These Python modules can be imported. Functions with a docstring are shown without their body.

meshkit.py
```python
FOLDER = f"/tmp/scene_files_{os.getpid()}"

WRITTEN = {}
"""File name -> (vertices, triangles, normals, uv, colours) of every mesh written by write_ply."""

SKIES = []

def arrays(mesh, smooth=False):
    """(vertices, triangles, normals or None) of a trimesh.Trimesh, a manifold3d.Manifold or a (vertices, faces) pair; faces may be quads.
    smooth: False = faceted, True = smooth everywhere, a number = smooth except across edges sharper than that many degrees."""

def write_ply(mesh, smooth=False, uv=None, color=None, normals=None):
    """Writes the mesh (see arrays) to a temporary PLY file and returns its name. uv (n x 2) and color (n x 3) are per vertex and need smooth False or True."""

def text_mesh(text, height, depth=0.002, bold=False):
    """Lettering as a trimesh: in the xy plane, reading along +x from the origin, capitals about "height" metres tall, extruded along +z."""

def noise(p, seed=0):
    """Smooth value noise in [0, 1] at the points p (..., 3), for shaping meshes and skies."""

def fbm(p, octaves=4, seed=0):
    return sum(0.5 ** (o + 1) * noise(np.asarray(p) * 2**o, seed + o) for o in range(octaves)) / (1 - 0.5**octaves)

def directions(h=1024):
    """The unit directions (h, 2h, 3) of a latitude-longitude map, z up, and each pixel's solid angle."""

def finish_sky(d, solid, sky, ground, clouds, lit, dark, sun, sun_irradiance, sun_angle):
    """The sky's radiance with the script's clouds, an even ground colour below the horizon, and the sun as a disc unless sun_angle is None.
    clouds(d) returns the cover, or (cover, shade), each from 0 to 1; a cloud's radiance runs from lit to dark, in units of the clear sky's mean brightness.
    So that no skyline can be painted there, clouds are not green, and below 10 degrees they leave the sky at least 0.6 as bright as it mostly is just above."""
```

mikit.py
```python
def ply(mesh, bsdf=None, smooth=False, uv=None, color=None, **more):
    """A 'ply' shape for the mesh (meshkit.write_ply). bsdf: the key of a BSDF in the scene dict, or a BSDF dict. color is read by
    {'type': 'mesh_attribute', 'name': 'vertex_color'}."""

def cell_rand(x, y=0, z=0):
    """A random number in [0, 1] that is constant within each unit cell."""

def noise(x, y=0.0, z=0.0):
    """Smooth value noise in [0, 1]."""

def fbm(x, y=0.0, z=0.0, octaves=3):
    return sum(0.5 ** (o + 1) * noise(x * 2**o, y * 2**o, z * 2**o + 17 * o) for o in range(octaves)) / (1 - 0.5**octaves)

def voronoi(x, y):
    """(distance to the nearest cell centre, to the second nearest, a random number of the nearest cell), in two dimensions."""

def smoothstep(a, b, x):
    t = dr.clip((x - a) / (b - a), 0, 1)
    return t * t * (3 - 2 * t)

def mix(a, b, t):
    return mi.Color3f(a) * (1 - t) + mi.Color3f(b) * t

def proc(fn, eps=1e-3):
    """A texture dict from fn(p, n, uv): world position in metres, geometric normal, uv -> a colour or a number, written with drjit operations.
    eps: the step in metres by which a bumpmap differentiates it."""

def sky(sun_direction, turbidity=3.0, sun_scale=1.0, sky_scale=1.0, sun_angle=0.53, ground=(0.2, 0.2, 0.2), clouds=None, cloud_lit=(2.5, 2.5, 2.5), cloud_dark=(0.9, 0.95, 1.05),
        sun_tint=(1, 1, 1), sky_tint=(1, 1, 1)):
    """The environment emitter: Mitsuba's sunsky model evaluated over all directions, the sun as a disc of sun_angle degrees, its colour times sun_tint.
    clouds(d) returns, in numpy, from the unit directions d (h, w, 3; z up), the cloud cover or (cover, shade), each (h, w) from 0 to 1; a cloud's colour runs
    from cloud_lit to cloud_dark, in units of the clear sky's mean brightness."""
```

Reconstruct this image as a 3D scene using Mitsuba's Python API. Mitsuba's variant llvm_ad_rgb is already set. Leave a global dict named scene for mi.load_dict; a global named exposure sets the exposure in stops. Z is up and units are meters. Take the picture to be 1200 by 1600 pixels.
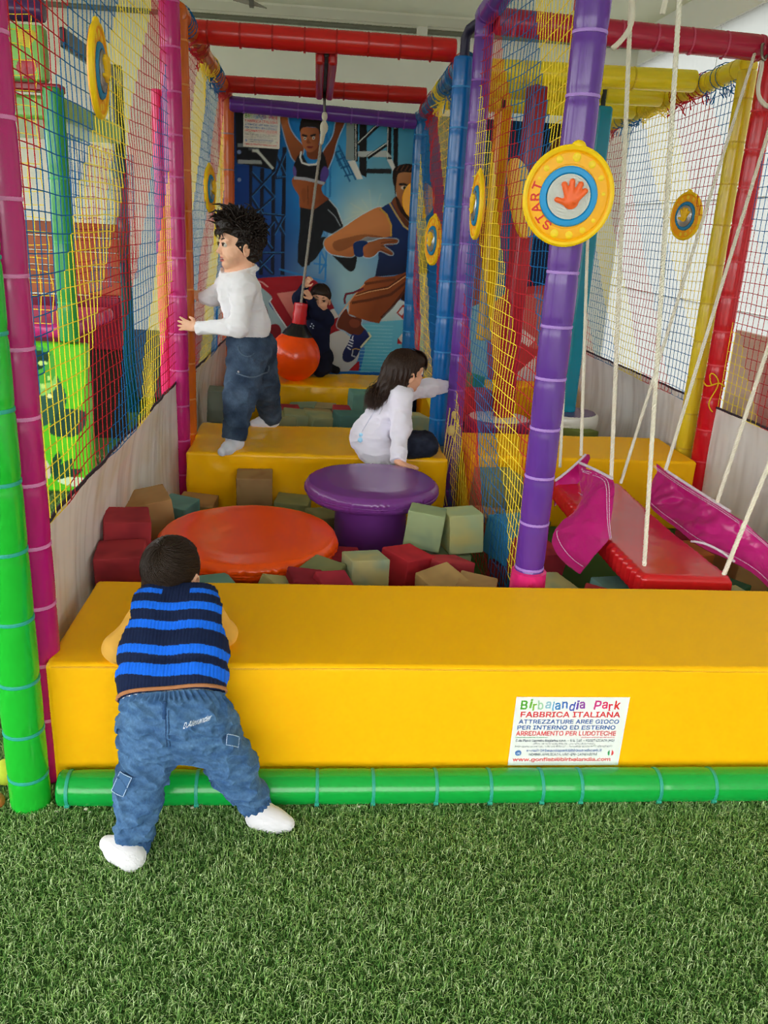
import math, random
import numpy as np, trimesh, shapely
from shapely.geometry import Polygon, LineString, Point
import mitsuba as mi, drjit as dr
import mikit, meshkit
from mikit import proc, noise, fbm, smoothstep, mix

scene, labels = {}, {}
R = random.Random(7)
G = np.random.default_rng(11)
T = mi.ScalarTransform4f

# ---------------------------------------------------------------- camera, sky, exposure
F_PX = 1310.0
YAW, PITCH, ROLL = (math.radians(a) for a in (5.3, 18.7, 3.0))
EYE = (0.0, 0.0, 1.5)
_f = np.array([math.sin(YAW) * math.cos(PITCH), math.cos(YAW) * math.cos(PITCH), -math.sin(PITCH)])
_r0 = np.array([math.cos(YAW), -math.sin(YAW), 0.0])
_u0 = np.cross(_r0, _f)
_r = math.cos(ROLL) * _r0 + math.sin(ROLL) * _u0
_u = -math.sin(ROLL) * _r0 + math.cos(ROLL) * _u0
_m = np.eye(4)
_m[:3, 0], _m[:3, 1], _m[:3, 2], _m[:3, 3] = -_r, _u, _f, EYE
scene['camera'] = {'type': 'perspective', 'fov': math.degrees(2 * math.atan(600 / F_PX)), 'fov_axis': 'x',
                   'near_clip': 0.05, 'far_clip': 100.0, 'to_world': T(_m)}
exposure = 2.38


def overcast(d):
    z = d[..., 2]
    c = 0.86 + 0.14 * meshkit.fbm(d * 3.0, 3, 5)
    return c, 0.25 + 0.4 * meshkit.fbm(d * 2.2 + 9.0, 3, 8)


scene['sky'] = mikit.sky((0.3, -0.5, 0.8), turbidity=4.0, sun_scale=0.0, sky_scale=6.0, clouds=overcast,
                         cloud_lit=(1.9, 1.88, 1.82), cloud_dark=(1.25, 1.25, 1.25), ground=(0.28, 0.27, 0.25))


# ---------------------------------------------------------------- materials
def lin(c):
    if isinstance(c, str):
        c = [int(c[i:i + 2], 16) / 255 for i in (1, 3, 5)]
    c = np.asarray(c, float)
    return np.where(c <= 0.04045, c / 12.92, ((c + 0.055) / 1.055) ** 2.4)


VC = {'type': 'mesh_attribute', 'name': 'vertex_color'}


def pr(name, color=VC, rough=0.5, spec=0.5, bump=None, scale=1.0, **k):
    b = {'type': 'principled', 'base_color': color, 'roughness': rough, 'specular': spec, **k}
    if bump is not None:
        b = {'type': 'bumpmap', 'tex': bump, 'scale': scale, 'bsdf': b['bsdf']}
    scene[name] = {'type': 'twosided', 'bsdf': b}


pr('vinyl', rough=0.2, spec=0.5)                       # coated fabric of blocks, stools, sleeves
pr('pad', rough=0.55, spec=0.2)                       # heavier, duller tarpaulin of the yellow blocks
scene['frosted'] = {'type': 'principledthin', 'base_color': {'type': 'rgb', 'value': [0.25, 0.26, 0.245]}, 'roughness': 0.6, 'diff_trans': 1.7, 'spec_trans': 0.0}
pr('padgloss', rough=0.3, spec=0.4)                  # newer, shinier sheets stretched over the inner blocks
pr('satin', rough=0.45, spec=0.4)                     # moulded plastic, print laminate
pr('matte', rough=0.85, spec=0.2)                     # paint, foam, cords
pr('cloth', rough=0.9, spec=0.15, sheen=0.3)          # clothes
pr('skin', rough=0.5, spec=0.35)
pr('hair', rough=0.45, spec=0.25)
pr('print', rough=0.6, spec=0.2)                      # matt printed laminate
pr('metal', rough=0.35, spec=0.5, metallic=0.9)




# ---------------------------------------------------------------- registry
def number(key):
    if key not in labels and key not in scene:
        return key
    i = 1
    while f'{key}_{i:03d}' in labels or f'{key}_{i:03d}' in scene:
        i += 1
    return f'{key}_{i:03d}'


def thing(name, label, cat, group=None, kind=None):
    key = number(name)
    labels[key] = {k: v for k, v in (('label', label), ('category', cat), ('group', group), ('kind', kind)) if v}
    return key


def add(parent, name, mesh, col, mat='vinyl', smooth=40, label=None, kind=None):
    """One mesh entry; parent None: a top-level piece of the setting or a thing of one mesh."""
    key = number(f'{parent}__{name}' if parent else name)
    return put(key, mesh, col, mat, smooth, label, kind)


def put(key, mesh, col, mat='vinyl', smooth=40, label=None, kind=None):
    if isinstance(mesh, (list, tuple)) and len(mesh) and not isinstance(mesh[0], np.ndarray):
        mesh = trimesh.util.concatenate([tm(m) for m in mesh])
    mesh = tm(mesh)
    c = np.asarray(lin(col) if isinstance(col, str) else col, float)
    if c.ndim == 2:
        scene[key] = mikit.ply(mesh, mat, smooth=bool(smooth), color=c)
    else:
        if smooth is not False and smooth is not True:
            mesh = trimesh.graph.smooth_shade(mesh, angle=math.radians(smooth), facet_minarea=None)
        scene[key] = mikit.ply((np.array(mesh.vertices), np.array(mesh.faces)), mat, smooth=smooth is not False,
                               color=np.tile(c, (len(mesh.vertices), 1)))
    if label or kind:
        labels.setdefault(key, {}).update({k: v for k, v in (('label', label), ('kind', kind)) if v})
    return key


def single(name, mesh, col, label, cat, group=None, mat='vinyl', smooth=40, kind=None):
    key = thing(name, label, cat, group, kind)
    return put(key, mesh, col, mat, smooth)


def structure(name, mesh, col, mat='matte', smooth=False):
    key = put(name, mesh, col, mat, smooth)
    labels[key] = {'kind': 'structure'}
    return key


# ---------------------------------------------------------------- mesh helpers
def tm(m):
    if isinstance(m, trimesh.Trimesh):
        return m
    v, f = np.asarray(m[0], float), np.asarray(m[1], int)
    if f.shape[1] == 4:
        f = np.vstack([f[:, [0, 1, 2]], f[:, [0, 2, 3]]])
    return trimesh.Trimesh(v, f, process=False)


def cat(ms):
    return trimesh.util.concatenate([tm(m) for m in ms])


def unit(v):
    v = np.asarray(v, float)
    return v / (np.linalg.norm(v) + 1e-12)


def box(lo, hi):
    lo, hi = np.asarray(lo, float), np.asarray(hi, float)
    b = trimesh.creation.box(extents=hi - lo)
    b.apply_translation((lo + hi) / 2)
    return b


def move(m, M=None, at=None):
    m = tm(m).copy()
    if M is not None:
        A = np.eye(4)
        A[:3, :3] = M
        m.apply_transform(A)
    if at is not None:
        m.apply_translation(at)
    return m


def rot(axis, deg):
    return trimesh.transformations.rotation_matrix(math.radians(deg), axis)[:3, :3]


def euler(rx, ry, rz):
    return rot((0, 0, 1), rz) @ rot((0, 1, 0), ry) @ rot((1, 0, 0), rx)


def frame(n, up=(0, 0, 1)):
    """Columns u (right), v (up), n."""
    n = unit(n)
    u = unit(np.cross(up, n))
    return np.stack([u, np.cross(n, u), n], 1)


def rbox(lo, hi, r=0.02, step=0.04, seg=3, amp=0.0, seed=0, freq=6.0):
    """A padded block: rounded box with an even grid on its faces, pushed in and out a little."""
    lo, hi = np.asarray(lo, float), np.asarray(hi, float)
    h = (hi - lo) / 2
    ax = []
    for k in range(3):
        n = max(1, int(round(2 * (h[k] - r) / step)))
        a = np.linspace(-(h[k] - r), h[k] - r, n + 1)
        e = h[k] - r + r * np.tan(np.linspace(0, math.pi / 4, seg + 1)[1:])
        ax.append(np.concatenate([-e[::-1], a, e]))
    V, Fc, off = [], [], 0
    for k in range(3):
        i, j = (k + 1) % 3, (k + 2) % 3
        for s in (-1, 1):
            A, B = np.meshgrid(ax[i], ax[j], indexing='ij')
            P = np.zeros(A.shape + (3,))
            P[..., i], P[..., j], P[..., k] = A, B, s * h[k]
            na, nb = A.shape
            I = np.arange(na * nb).reshape(na, nb) + off
            q = np.stack([I[:-1, :-1], I[1:, :-1], I[1:, 1:], I[:-1, 1:]], -1).reshape(-1, 4)
            if s < 0:
                q = q[:, ::-1]
            V.append(P.reshape(-1, 3))
            Fc.append(q)
            off += na * nb
    V, Fc = np.vstack(V), np.vstack(Fc)
    inner = np.clip(V, -(h - r), h - r)
    d = V - inner
    V = inner + r * d / np.maximum(np.linalg.norm(d, axis=1, keepdims=True), 1e-9)
    if amp:
        nrm = d / np.maximum(np.linalg.norm(d, axis=1, keepdims=True), 1e-9)
        W = V + (lo + hi) / 2
        V = V + nrm * ((meshkit.fbm(W * freq + seed * 7.7, 3, seed) - 0.5) * 2 * amp)[:, None]
    m = tm((V + (lo + hi) / 2, Fc))
    m.merge_vertices(digits_vertex=6)
    return m


def tube(pts, r, n=8, caps=True, flat=None):
    p = np.asarray(pts, float)
    r = np.broadcast_to(np.asarray(r, float), (len(p),))
    t = np.gradient(p, axis=0)
    t /= np.linalg.norm(t, axis=1, keepdims=True) + 1e-12
    a = unit(np.cross(t[0], (0, 0, 1) if abs(t[0][2]) < 0.9 else (1, 0, 0)))
    A = []
    for k in range(len(p)):
        a = unit(a - t[k] * np.dot(a, t[k]))
        A.append(a)
    A = np.array(A)
    B = np.cross(t, A)
    g = np.arange(n) * 2 * math.pi / n
    V = p[:, None] + r[:, None, None] * (np.cos(g)[None, :, None] * A[:, None] + np.sin(g)[None, :, None] * B[:, None])
    I = np.arange(len(p) * n).reshape(len(p), n)
    J = np.roll(I, -1, 1)
    q = np.stack([I[:-1], J[:-1], J[1:], I[1:]], -1).reshape(-1, 4)
    F3 = np.vstack([q[:, [0, 1, 2]], q[:, [0, 2, 3]]])
    V = V.reshape(-1, 3)
    if caps:
        k = len(V)
        V = np.vstack([V, p[:1], p[-1:]])
        F3 = np.vstack([F3, np.stack([J[0], I[0], I[0] * 0 + k], 1), np.stack([I[-1], J[-1], I[-1] * 0 + k + 1], 1)])
    return tm((V, F3))


def lathe(prof, n=32, M=None, at=None):
    """prof: (radius, height) pairs from the bottom up, turned about z."""
    p = np.asarray(prof, float)
    g = np.arange(n) * 2 * math.pi / n
    V = np.stack([p[:, None, 0] * np.cos(g), p[:, None, 0] * np.sin(g), np.repeat(p[:, 1:2], n, 1)], -1)
    I = np.arange(len(p) * n).reshape(len(p), n)
    J = np.roll(I, -1, 1)
    q = np.stack([I[:-1], J[:-1], J[1:], I[1:]], -1).reshape(-1, 4)
    m = tm((V.reshape(-1, 3), q))
    return move(m, M, at) if M is not None or at is not None else m


def spline(pts, n):
    from scipy.interpolate import CubicSpline
    p = np.asarray(pts, float)
    s = np.concatenate([[0], np.cumsum(np.linalg.norm(np.diff(p, axis=0), axis=1))])
    return CubicSpline(s, p)(np.linspace(0, s[-1], n))


def sheet(A, B, n=24, m=8, thick=0.003, amp=0.0, seed=0, bulge=0.0):
    """A strip of cloth between two edge curves, given thickness."""
    a, b = spline(A, n), spline(B, n)
    t = np.linspace(0, 1, m)[None, :, None]
    P = a[:, None] * (1 - t) + b[:, None] * t
    return slab(P, thick, amp, seed, bulge)


def slab(P, thick=0.003, amp=0.0, seed=0, bulge=0.0):
    n, m = P.shape[:2]
    du, dv = np.gradient(P, axis=0), np.gradient(P, axis=1)
    N = np.cross(du, dv)
    N /= np.linalg.norm(N, axis=2, keepdims=True) + 1e-12
    if amp:
        r_ = meshkit.fbm(P * 9 + seed, 3, seed)
        P = P + N * ((r_ - 0.5) * amp + (0.5 - np.abs(2 * meshkit.fbm(P * 13 + seed * 3, 2, seed + 4) - 1)) * amp * 0.8)[..., None]
    if bulge:
        P = P + N * (bulge * np.sin(np.linspace(0, math.pi, m))[None, :, None])
    V = np.concatenate([(P + N * thick / 2).reshape(-1, 3), (P - N * thick / 2).reshape(-1, 3)])
    I = np.arange(n * m).reshape(n, m)
    q = np.stack([I[:-1, :-1], I[1:, :-1], I[1:, 1:], I[:-1, 1:]], -1).reshape(-1, 4)
    rim = np.concatenate([I[:, 0], I[-1, 1:], I[-2::-1, -1], I[0, -2:0:-1]])
    rn = np.roll(rim, -1)
    k = n * m
    s = np.stack([rim, rim + k, rn + k, rn], 1)[:, ::-1]
    return tm((V, np.vstack([q, q[:, ::-1] + k, s])))


def prism(poly, depth):
    """Extrudes a shapely polygon (or many) along +z."""
    gs = getattr(poly, 'geoms', [poly])
    return cat([trimesh.creation.extrude_polygon(g, depth, engine='earcut') for g in gs if g.area > 0])


# ---------------------------------------------------------------- organic shapes: distance fields and surface nets
def nets(Fd, lo, res):
    acc = np.zeros(tuple(s + 1 for s in Fd.shape) + (4,), np.float32)
    edges = []
    for k in range(3):
        sa, sb = [slice(None)] * 3, [slice(None)] * 3
        sa[k], sb[k] = slice(0, -1), slice(1, None)
        a, b = Fd[tuple(sa)], Fd[tuple(sb)]
        idx = np.argwhere((a < 0) != (b < 0))
        av, bv = a[tuple(idx.T)], b[tuple(idx.T)]
        p = idx.astype(np.float32)
        p[:, k] += av / (av - bv)
        i, j = (k + 1) % 3, (k + 2) % 3
        cells = []
        for di, dj in ((-1, -1), (0, -1), (0, 0), (-1, 0)):
            c = idx.copy()
            c[:, i] += di
            c[:, j] += dj
            np.add.at(acc, tuple(c.T), np.concatenate([p, np.ones((len(p), 1), np.float32)], 1))
            cells.append(c)
        edges.append((cells, av < 0))
    used = acc[..., 3] > 0
    num = np.full(used.shape, -1)
    num[used] = np.arange(used.sum())
    V = acc[used][:, :3] / acc[used][:, 3:]
    Q = []
    for cells, neg in edges:
        q = np.stack([num[tuple(c.T)] for c in cells], 1)
        q[~neg] = q[~neg][:, ::-1]
        Q.append(q)
    return V * res + lo, np.vstack(Q)


def blob(prims, res=0.005, k=0.02, cuts=(), wr=None):
    """prims: ('c', a, b, ra, rb[, k]) tapered capsule, ('e', centre, radii, rotation or None[, k]) ellipsoid, ('s', centre, r) carved away.
    cuts: (point, outward normal[, reach]) planes; wr: function of the points that adds to the distance (folds)."""
    lo, hi = np.full(3, 1e9), np.full(3, -1e9)
    for p in prims:
        if p[0] == 'c':
            e = [(np.array(p[1]), p[3]), (np.array(p[2]), p[4])]
        elif p[0] == 'e':
            e = [(np.array(p[1]), max(p[2]))]
        else:
            continue
        for c, r in e:
            lo, hi = np.minimum(lo, c - r), np.maximum(hi, c + r)
    pad = k + 4 * res
    lo, hi = lo - pad, hi + pad
    n = np.ceil((hi - lo) / res).astype(int) + 1
    D = np.full(n, 0.2, np.float32)

    def local(c0, c1, m):
        a = np.clip(np.floor((np.asarray(c0) - m - lo) / res).astype(int), 0, n - 1)
        b = np.clip(np.ceil((np.asarray(c1) + m - lo) / res).astype(int) + 1, 1, n)
        g = [lo[q] + res * np.arange(a[q], b[q]) for q in range(3)]
        X = np.stack(np.meshgrid(*g, indexing='ij'), -1).astype(np.float32)
        return tuple(slice(a[q], b[q]) for q in range(3)), X

    for p in prims:
        if p[0] == 'c':
            a, b, ra, rb = np.array(p[1], np.float32), np.array(p[2], np.float32), p[3], p[4]
            kk = p[5] if len(p) > 5 else k
            m = max(ra, rb) + kk + 3 * res
            s, X = local(np.minimum(a, b), np.maximum(a, b), m)
            ba = b - a
            t = np.clip(((X - a) @ ba) / max(float(ba @ ba), 1e-9), 0, 1)
            d = np.linalg.norm(X - a - t[..., None] * ba, axis=-1) - (ra + t * (rb - ra))
        elif p[0] == 'e':
            c, rr = np.array(p[1], np.float32), np.array(p[2], np.float32)
            kk = p[4] if len(p) > 4 else k
            s, X = local(c, c, max(p[2]) + kk + 3 * res)
            Y = X - c
            if p[3] is not None:
                Y = Y @ np.asarray(p[3], np.float32)
            q0 = np.linalg.norm(Y / rr, axis=-1)
            q1 = np.linalg.norm(Y / (rr * rr), axis=-1)
            d = np.where(q1 > 1e-6, q0 * (q0 - 1) / np.maximum(q1, 1e-6), -min(p[2]))
        else:
            c = np.array(p[1], np.float32)
            s, X = local(c, c, p[2] + 0.02)
            d = p[2] - np.linalg.norm(X - c, axis=-1)
            D[s] = np.maximum(D[s], d)
            continue
        o = D[s]
        h = np.maximum(kk - np.abs(o - d), 0) / max(kk, 1e-6)
        D[s] = np.minimum(o, d) - h * h * kk * 0.25
    if wr is not None or cuts:
        g = [lo[q] + res * np.arange(n[q]) for q in range(3)]
        X = np.stack(np.meshgrid(*g, indexing='ij'), -1).astype(np.float32)
        if wr is not None:
            near = np.abs(D) < 0.03
            D[near] += wr(X[near]).astype(np.float32)
        for c in cuts:
            d = (X - np.array(c[0], np.float32)) @ unit(c[1]).astype(np.float32)
            if len(c) > 2:
                far = np.linalg.norm(X - np.array(c[0], np.float32), axis=-1) > c[2]
                d = np.where(far, -1.0, d)
            D = np.maximum(D, d)
    D[0], D[-1], D[:, 0], D[:, -1], D[:, :, 0], D[:, :, -1] = (0.2,) * 6
    V, Q = nets(D, lo, res)
    return tm((V, Q))


def folds(amp, freq, seed, stretch=(1, 1, 1)):
    st = np.asarray(stretch, float)
    return lambda X: (meshkit.fbm(X * st * freq + seed * 3.3, 2, seed) - 0.5) * 2 * amp

# ================================================================ the room
XL, XR, YF, YB, ZC = -5.0, 2.75, -3.2, 8.0, 3.22
GREENS = [lin(c) for c in ('#3b6027', '#53803a', '#759c50', '#95b66a', '#bcd29a', '#30501f')]
structure('floor', box((XL, YF, -0.1), (XR, YB, 0.0)), '#3d5f2c')
structure('wall_back', box((XL, YB, 0), (XR + 0.1, YB + 0.1, ZC)), '#e2e2d4')
right = [box((XR, 1.9, 2.95), (XR + 0.1, YB + 0.1, ZC)), box((XR, 1.9, 0), (XR + 0.1, YB + 0.1, 0.3)), box((XR, 1.9, 0.3), (XR + 0.1, 4.85, 1.09)), box((XR, YF, 0), (XR + 0.1, 1.9, ZC))]
structure('wall_right', cat(right), '#eef0ee')
for q, (y0, y1, z0) in enumerate(((1.9, 3.4, 1.09), (3.4, 4.85, 1.09), (4.85, 6.4, 0.3), (6.4, 8.0, 0.3))):   # translucent panes added in the plain white wall so daylight brightens it
    k = structure(f'added_window_{q + 1}', box((XR + 0.018, y0, z0), (XR + 0.03, y0 + 0.006, 2.95)), '#f2f4f2', 'satin')
    pane, fq = np.meshgrid(np.linspace(y0, y1, 2), np.linspace(z0, 2.95, 2), indexing='ij')
    scene[k + '__pane'] = mikit.ply((np.stack([np.full(4, XR + 0.02), pane.ravel(), fq.ravel()], 1), np.array([[0, 1, 3, 2]])), 'frosted')
    for zr in (1.10, 1.80):
        if zr > z0 + 0.02:
            add(k, 'rail', box((XR + 0.012, y0, zr - 0.0025), (XR + 0.03, y1, zr + 0.0025)), '#f2f4f2', 'satin', False)
structure('ceiling', box((XL - 0.1, YF - 0.1, ZC), (XR + 0.1, YB + 0.1, ZC + 0.1)), '#dcdcc8')
# glazed shop front behind the camera and a run of windows on the left: only sills, heads and mullions stand between sky and room
front = [box((XL, YF - 0.1, 0), (XR, YF, 0.25)), box((XL, YF - 0.1, 3.0), (XR, YF, ZC))]
for x in np.linspace(XL, XR - 0.06, 6):
    front.append(box((x, YF - 0.1, 0.25), (x + 0.06, YF, 3.0)))
structure('wall_front', cat(front), '#dcdcd6')
left = [box((XL - 0.1, YF, 0), (XL, YB, 0.5)), box((XL - 0.1, YF, 3.05), (XL, YB, ZC)), box((XL - 0.1, 7.6, 0.5), (XL, YB, 3.05))]
for y in np.linspace(YF, 7.5, 8):
    left.append(box((XL - 0.1, y, 0.5), (XL, y + 0.1, 3.05)))
structure('wall_left', cat(left), '#dcdcd6')
structure('trim_1', tube([(XL, YB - 0.03, 3.085), (XR, YB - 0.03, 3.085)], 0.02, 10), '#6f7062', 'satin', True)
structure('trim_2', box((XL, YB - 0.012, 3.13), (XR, YB, 3.2)), '#d2d2c2')
single('junction_box', rbox((0.80, YB - 0.09, 3.045), (0.89, YB - 0.01, 3.115), 0.008), '#d8d8cc',
       'small white junction box on the dark conduit along the back wall', 'junction box', mat='satin')
b = thing('lamp_bracket', 'thin grey bracket under the ceiling above the first red beam', 'bracket')
add(b, 'arm', tube([(-0.591,6.5,2.912), (-0.476,6.5,2.89), (-0.369,6.5,2.863)], [0.02, 0.018, 0.004], 8), '#8f9084', 'satin')
add(b, 'clip', box((-0.486,6.52,2.909), (-0.457,6.47,2.862)), '#55564e', 'satin')

# ---------------------------------------------------------------- artificial turf: every blade a bent, tapering strip
def turf(x0, x1, y0, y1, count, lo, hi, seed):
    g = np.random.default_rng(seed)
    base = np.stack([g.uniform(x0, x1, count), g.uniform(y0, y1, count), np.zeros(count)], 1)
    L = g.uniform(lo, hi, count)
    a = g.uniform(0, 2 * math.pi, count) + 1.2 * meshkit.noise(base * 14)
    lean = g.uniform(0.25, 1.0, count)
    d = np.stack([np.cos(a), np.sin(a), 0 * a], 1)
    w = np.stack([-np.sin(a), np.cos(a), 0 * a], 1) * g.uniform(0.0008, 0.0014, count)[:, None]
    up = np.array([0, 0, 1.0])
    mid = base + (d * (0.32 * lean)[:, None] + up * 0.55) * L[:, None]
    tip = base + (d * lean[:, None] + up * (0.95 - 0.62 * lean)[:, None]) * L[:, None]
    V = np.stack([base - w, base + w, mid - w * 0.8, mid + w * 0.8, tip], 1).reshape(-1, 3)
    k = np.arange(count)[:, None] * 5
    F3 = np.concatenate([k + [0, 1, 3], k + [0, 3, 2], k + [2, 3, 4]])
    pick = g.random(count) * 0.8 + 0.2 * meshkit.fbm(base * 5, 2, 3)
    c = np.array(GREENS)[np.clip((pick * 6).astype(int), 0, 5)] * g.uniform(0.8, 1.2, count)[:, None]
    return tm((V, F3)), np.repeat(c, 5, 0)


tk = thing('artificial_turf', 'short green artificial grass covering the floor in front of the yellow block', 'grass', kind='stuff')
m, c = turf(-1.5, 2.7, 0.85, 1.97, 225000, 0.014, 0.034, 3)
put(tk, m, c, 'matte', smooth=False)
m, c = turf(-2.1, -0.75, 1.97, 5.4, 60000, 0.014, 0.03, 4)
sk = thing('artificial_turf', 'artificial grass on the floor left of the net, under the jungle print panels', 'grass', kind='stuff')
put(sk, m, c, 'matte', smooth=False)

for k, p in enumerate(((87, 1268), (104, 1263), (134, 1262), (140, 1268), (560, 1262), (72, 1262))):
    q = [(-0.646,1.881,0.012), (-0.622,1.894,0.012), (-0.572,1.89,0.012), (-0.559,1.878,0.012), (0.148,1.892,0.012), (-0.297,1.892,0.012)][k]
    s = R.uniform(0.004, 0.007)
    single('foam_crumb', blob([('e', q, (s, s * 0.7, s * 0.5), None), ('e', (q[0] + s * 0.6, q[1], q[2]), (s * 0.6, s * 0.6, s * 0.4), None)], 0.002, 0.004), '#c9c3ae',
           'tiny pale crumb of foam lying on the grass by the green floor tube', 'crumb', 'foam crumbs on the grass', mat='matte')

# ================================================================ padded tubes of the frame
def padded(name, cat_, label, p0, p1, r, col, tie, ties, group=None, bulge=0.05, n=28, ends=True, buckle=None):
    p0, p1 = np.asarray(p0, float), np.asarray(p1, float)
    L = np.linalg.norm(p1 - p0)
    w = unit(p1 - p0)
    M = frame(w, (0, -1, 0.01) if abs(w[2]) > 0.7 else (0, 0, 1))
    key = thing(name, label, cat_, group)
    ss = sorted(ties)
    knots = [0] + ss + [L]
    prof = []
    if ends:
        prof += [(0.0, 0.0), (r * 0.9, 0.0), (r * 0.98, 0.004)]
    for a, b in zip(knots[:-1], knots[1:]):
        for t in np.linspace(0, 1, 10)[(0 if a == 0 else 1):]:
            s = a + (b - a) * t
            pinch = sum(math.exp(-((s - q) / 0.009) ** 2) for q in ss)
            prof.append((r * (1 - 0.055 * min(pinch, 1) + bulge * 0.4 * math.sin(math.pi * t) ** 0.7), min(max(s, 0.008), L - 0.008)))
    if ends:
        prof += [(r * 0.98, L - 0.004), (r * 0.9, L), (0.0, L)]
    m = lathe(prof, n)
    V = np.array(m.vertices)
    V[:, :2] *= 1 + 0.02 * (meshkit.fbm(V * (20, 20, 9) + p0 * 5, 2, 2) - 0.5)[:, None]
    add(key, 'sleeve', move((V, m.faces), M, p0), col, 'vinyl', 50)
    ring = [(r * 0.95, -0.0045), (r * 1.01, -0.0045), (r * 1.025, -0.003), (r * 1.025, 0.003), (r * 1.01, 0.0045), (r * 0.95, 0.0045), (r * 0.95, -0.0045)]
    for q in ss:
        g = R.uniform(-0.5, 0.5) if buckle is None else buckle
        a = -math.pi / 2 + g
        bk = move(box((-0.007, -0.004, -0.006), (0.007, 0.004, 0.006)), rot((0, 0, 1), math.degrees(a) + 90), (r * 1.04 * math.cos(a), r * 1.04 * math.sin(a), 0))
        tail = move(box((0.007, -0.001, -0.0025), (0.02, 0.001, 0.0025)), rot((0, 0, 1), math.degrees(a) + 96), (r * 1.05 * math.cos(a), r * 1.05 * math.sin(a), 0))
        add(key, 'cable_tie', move(cat([lathe(ring, n), bk, tail]), M, p0 + w * q), tie, 'satin', 30)
    return key


def every(L, step, first):
    return [s for s in np.arange(first, L - 0.02, step)]


RT = 0.047
padded('floor_tube', 'padded tube', 'green padded tube lying on the grass along the foot of the yellow block', (-0.648, 1.932, RT), (2.1, 1.932, RT), RT, '#12a03e', '#2a9a82',
       [x + 0.648 for x in (-0.62, -0.285, 0.035, 0.187, 0.36, 0.51, 0.655, 0.765, 0.99, 1.15, 1.35, 1.55)], bulge=0.02, buckle=-0.9)
padded('padded_post', 'post', 'thick green padded post at the near left corner of the frame', (-0.722, 1.925, 0.0), (-0.722, 1.925, 2.4), 0.05, '#1eb02e', '#2a9f8c',
       [0.1, 0.235, 0.38, 0.55, 0.73, 0.9, 1.07, 1.24, 1.4, 1.57, 1.75], buckle=0.9)
padded('padded_post', 'post', 'magenta padded post just behind the green corner post', (-0.705, 2.055, 0.0), (-0.705, 2.055, 2.4), RT, '#b51a6c', '#d77fb4', every(2.4, 0.165, 0.2), bulge=0.03)
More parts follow.
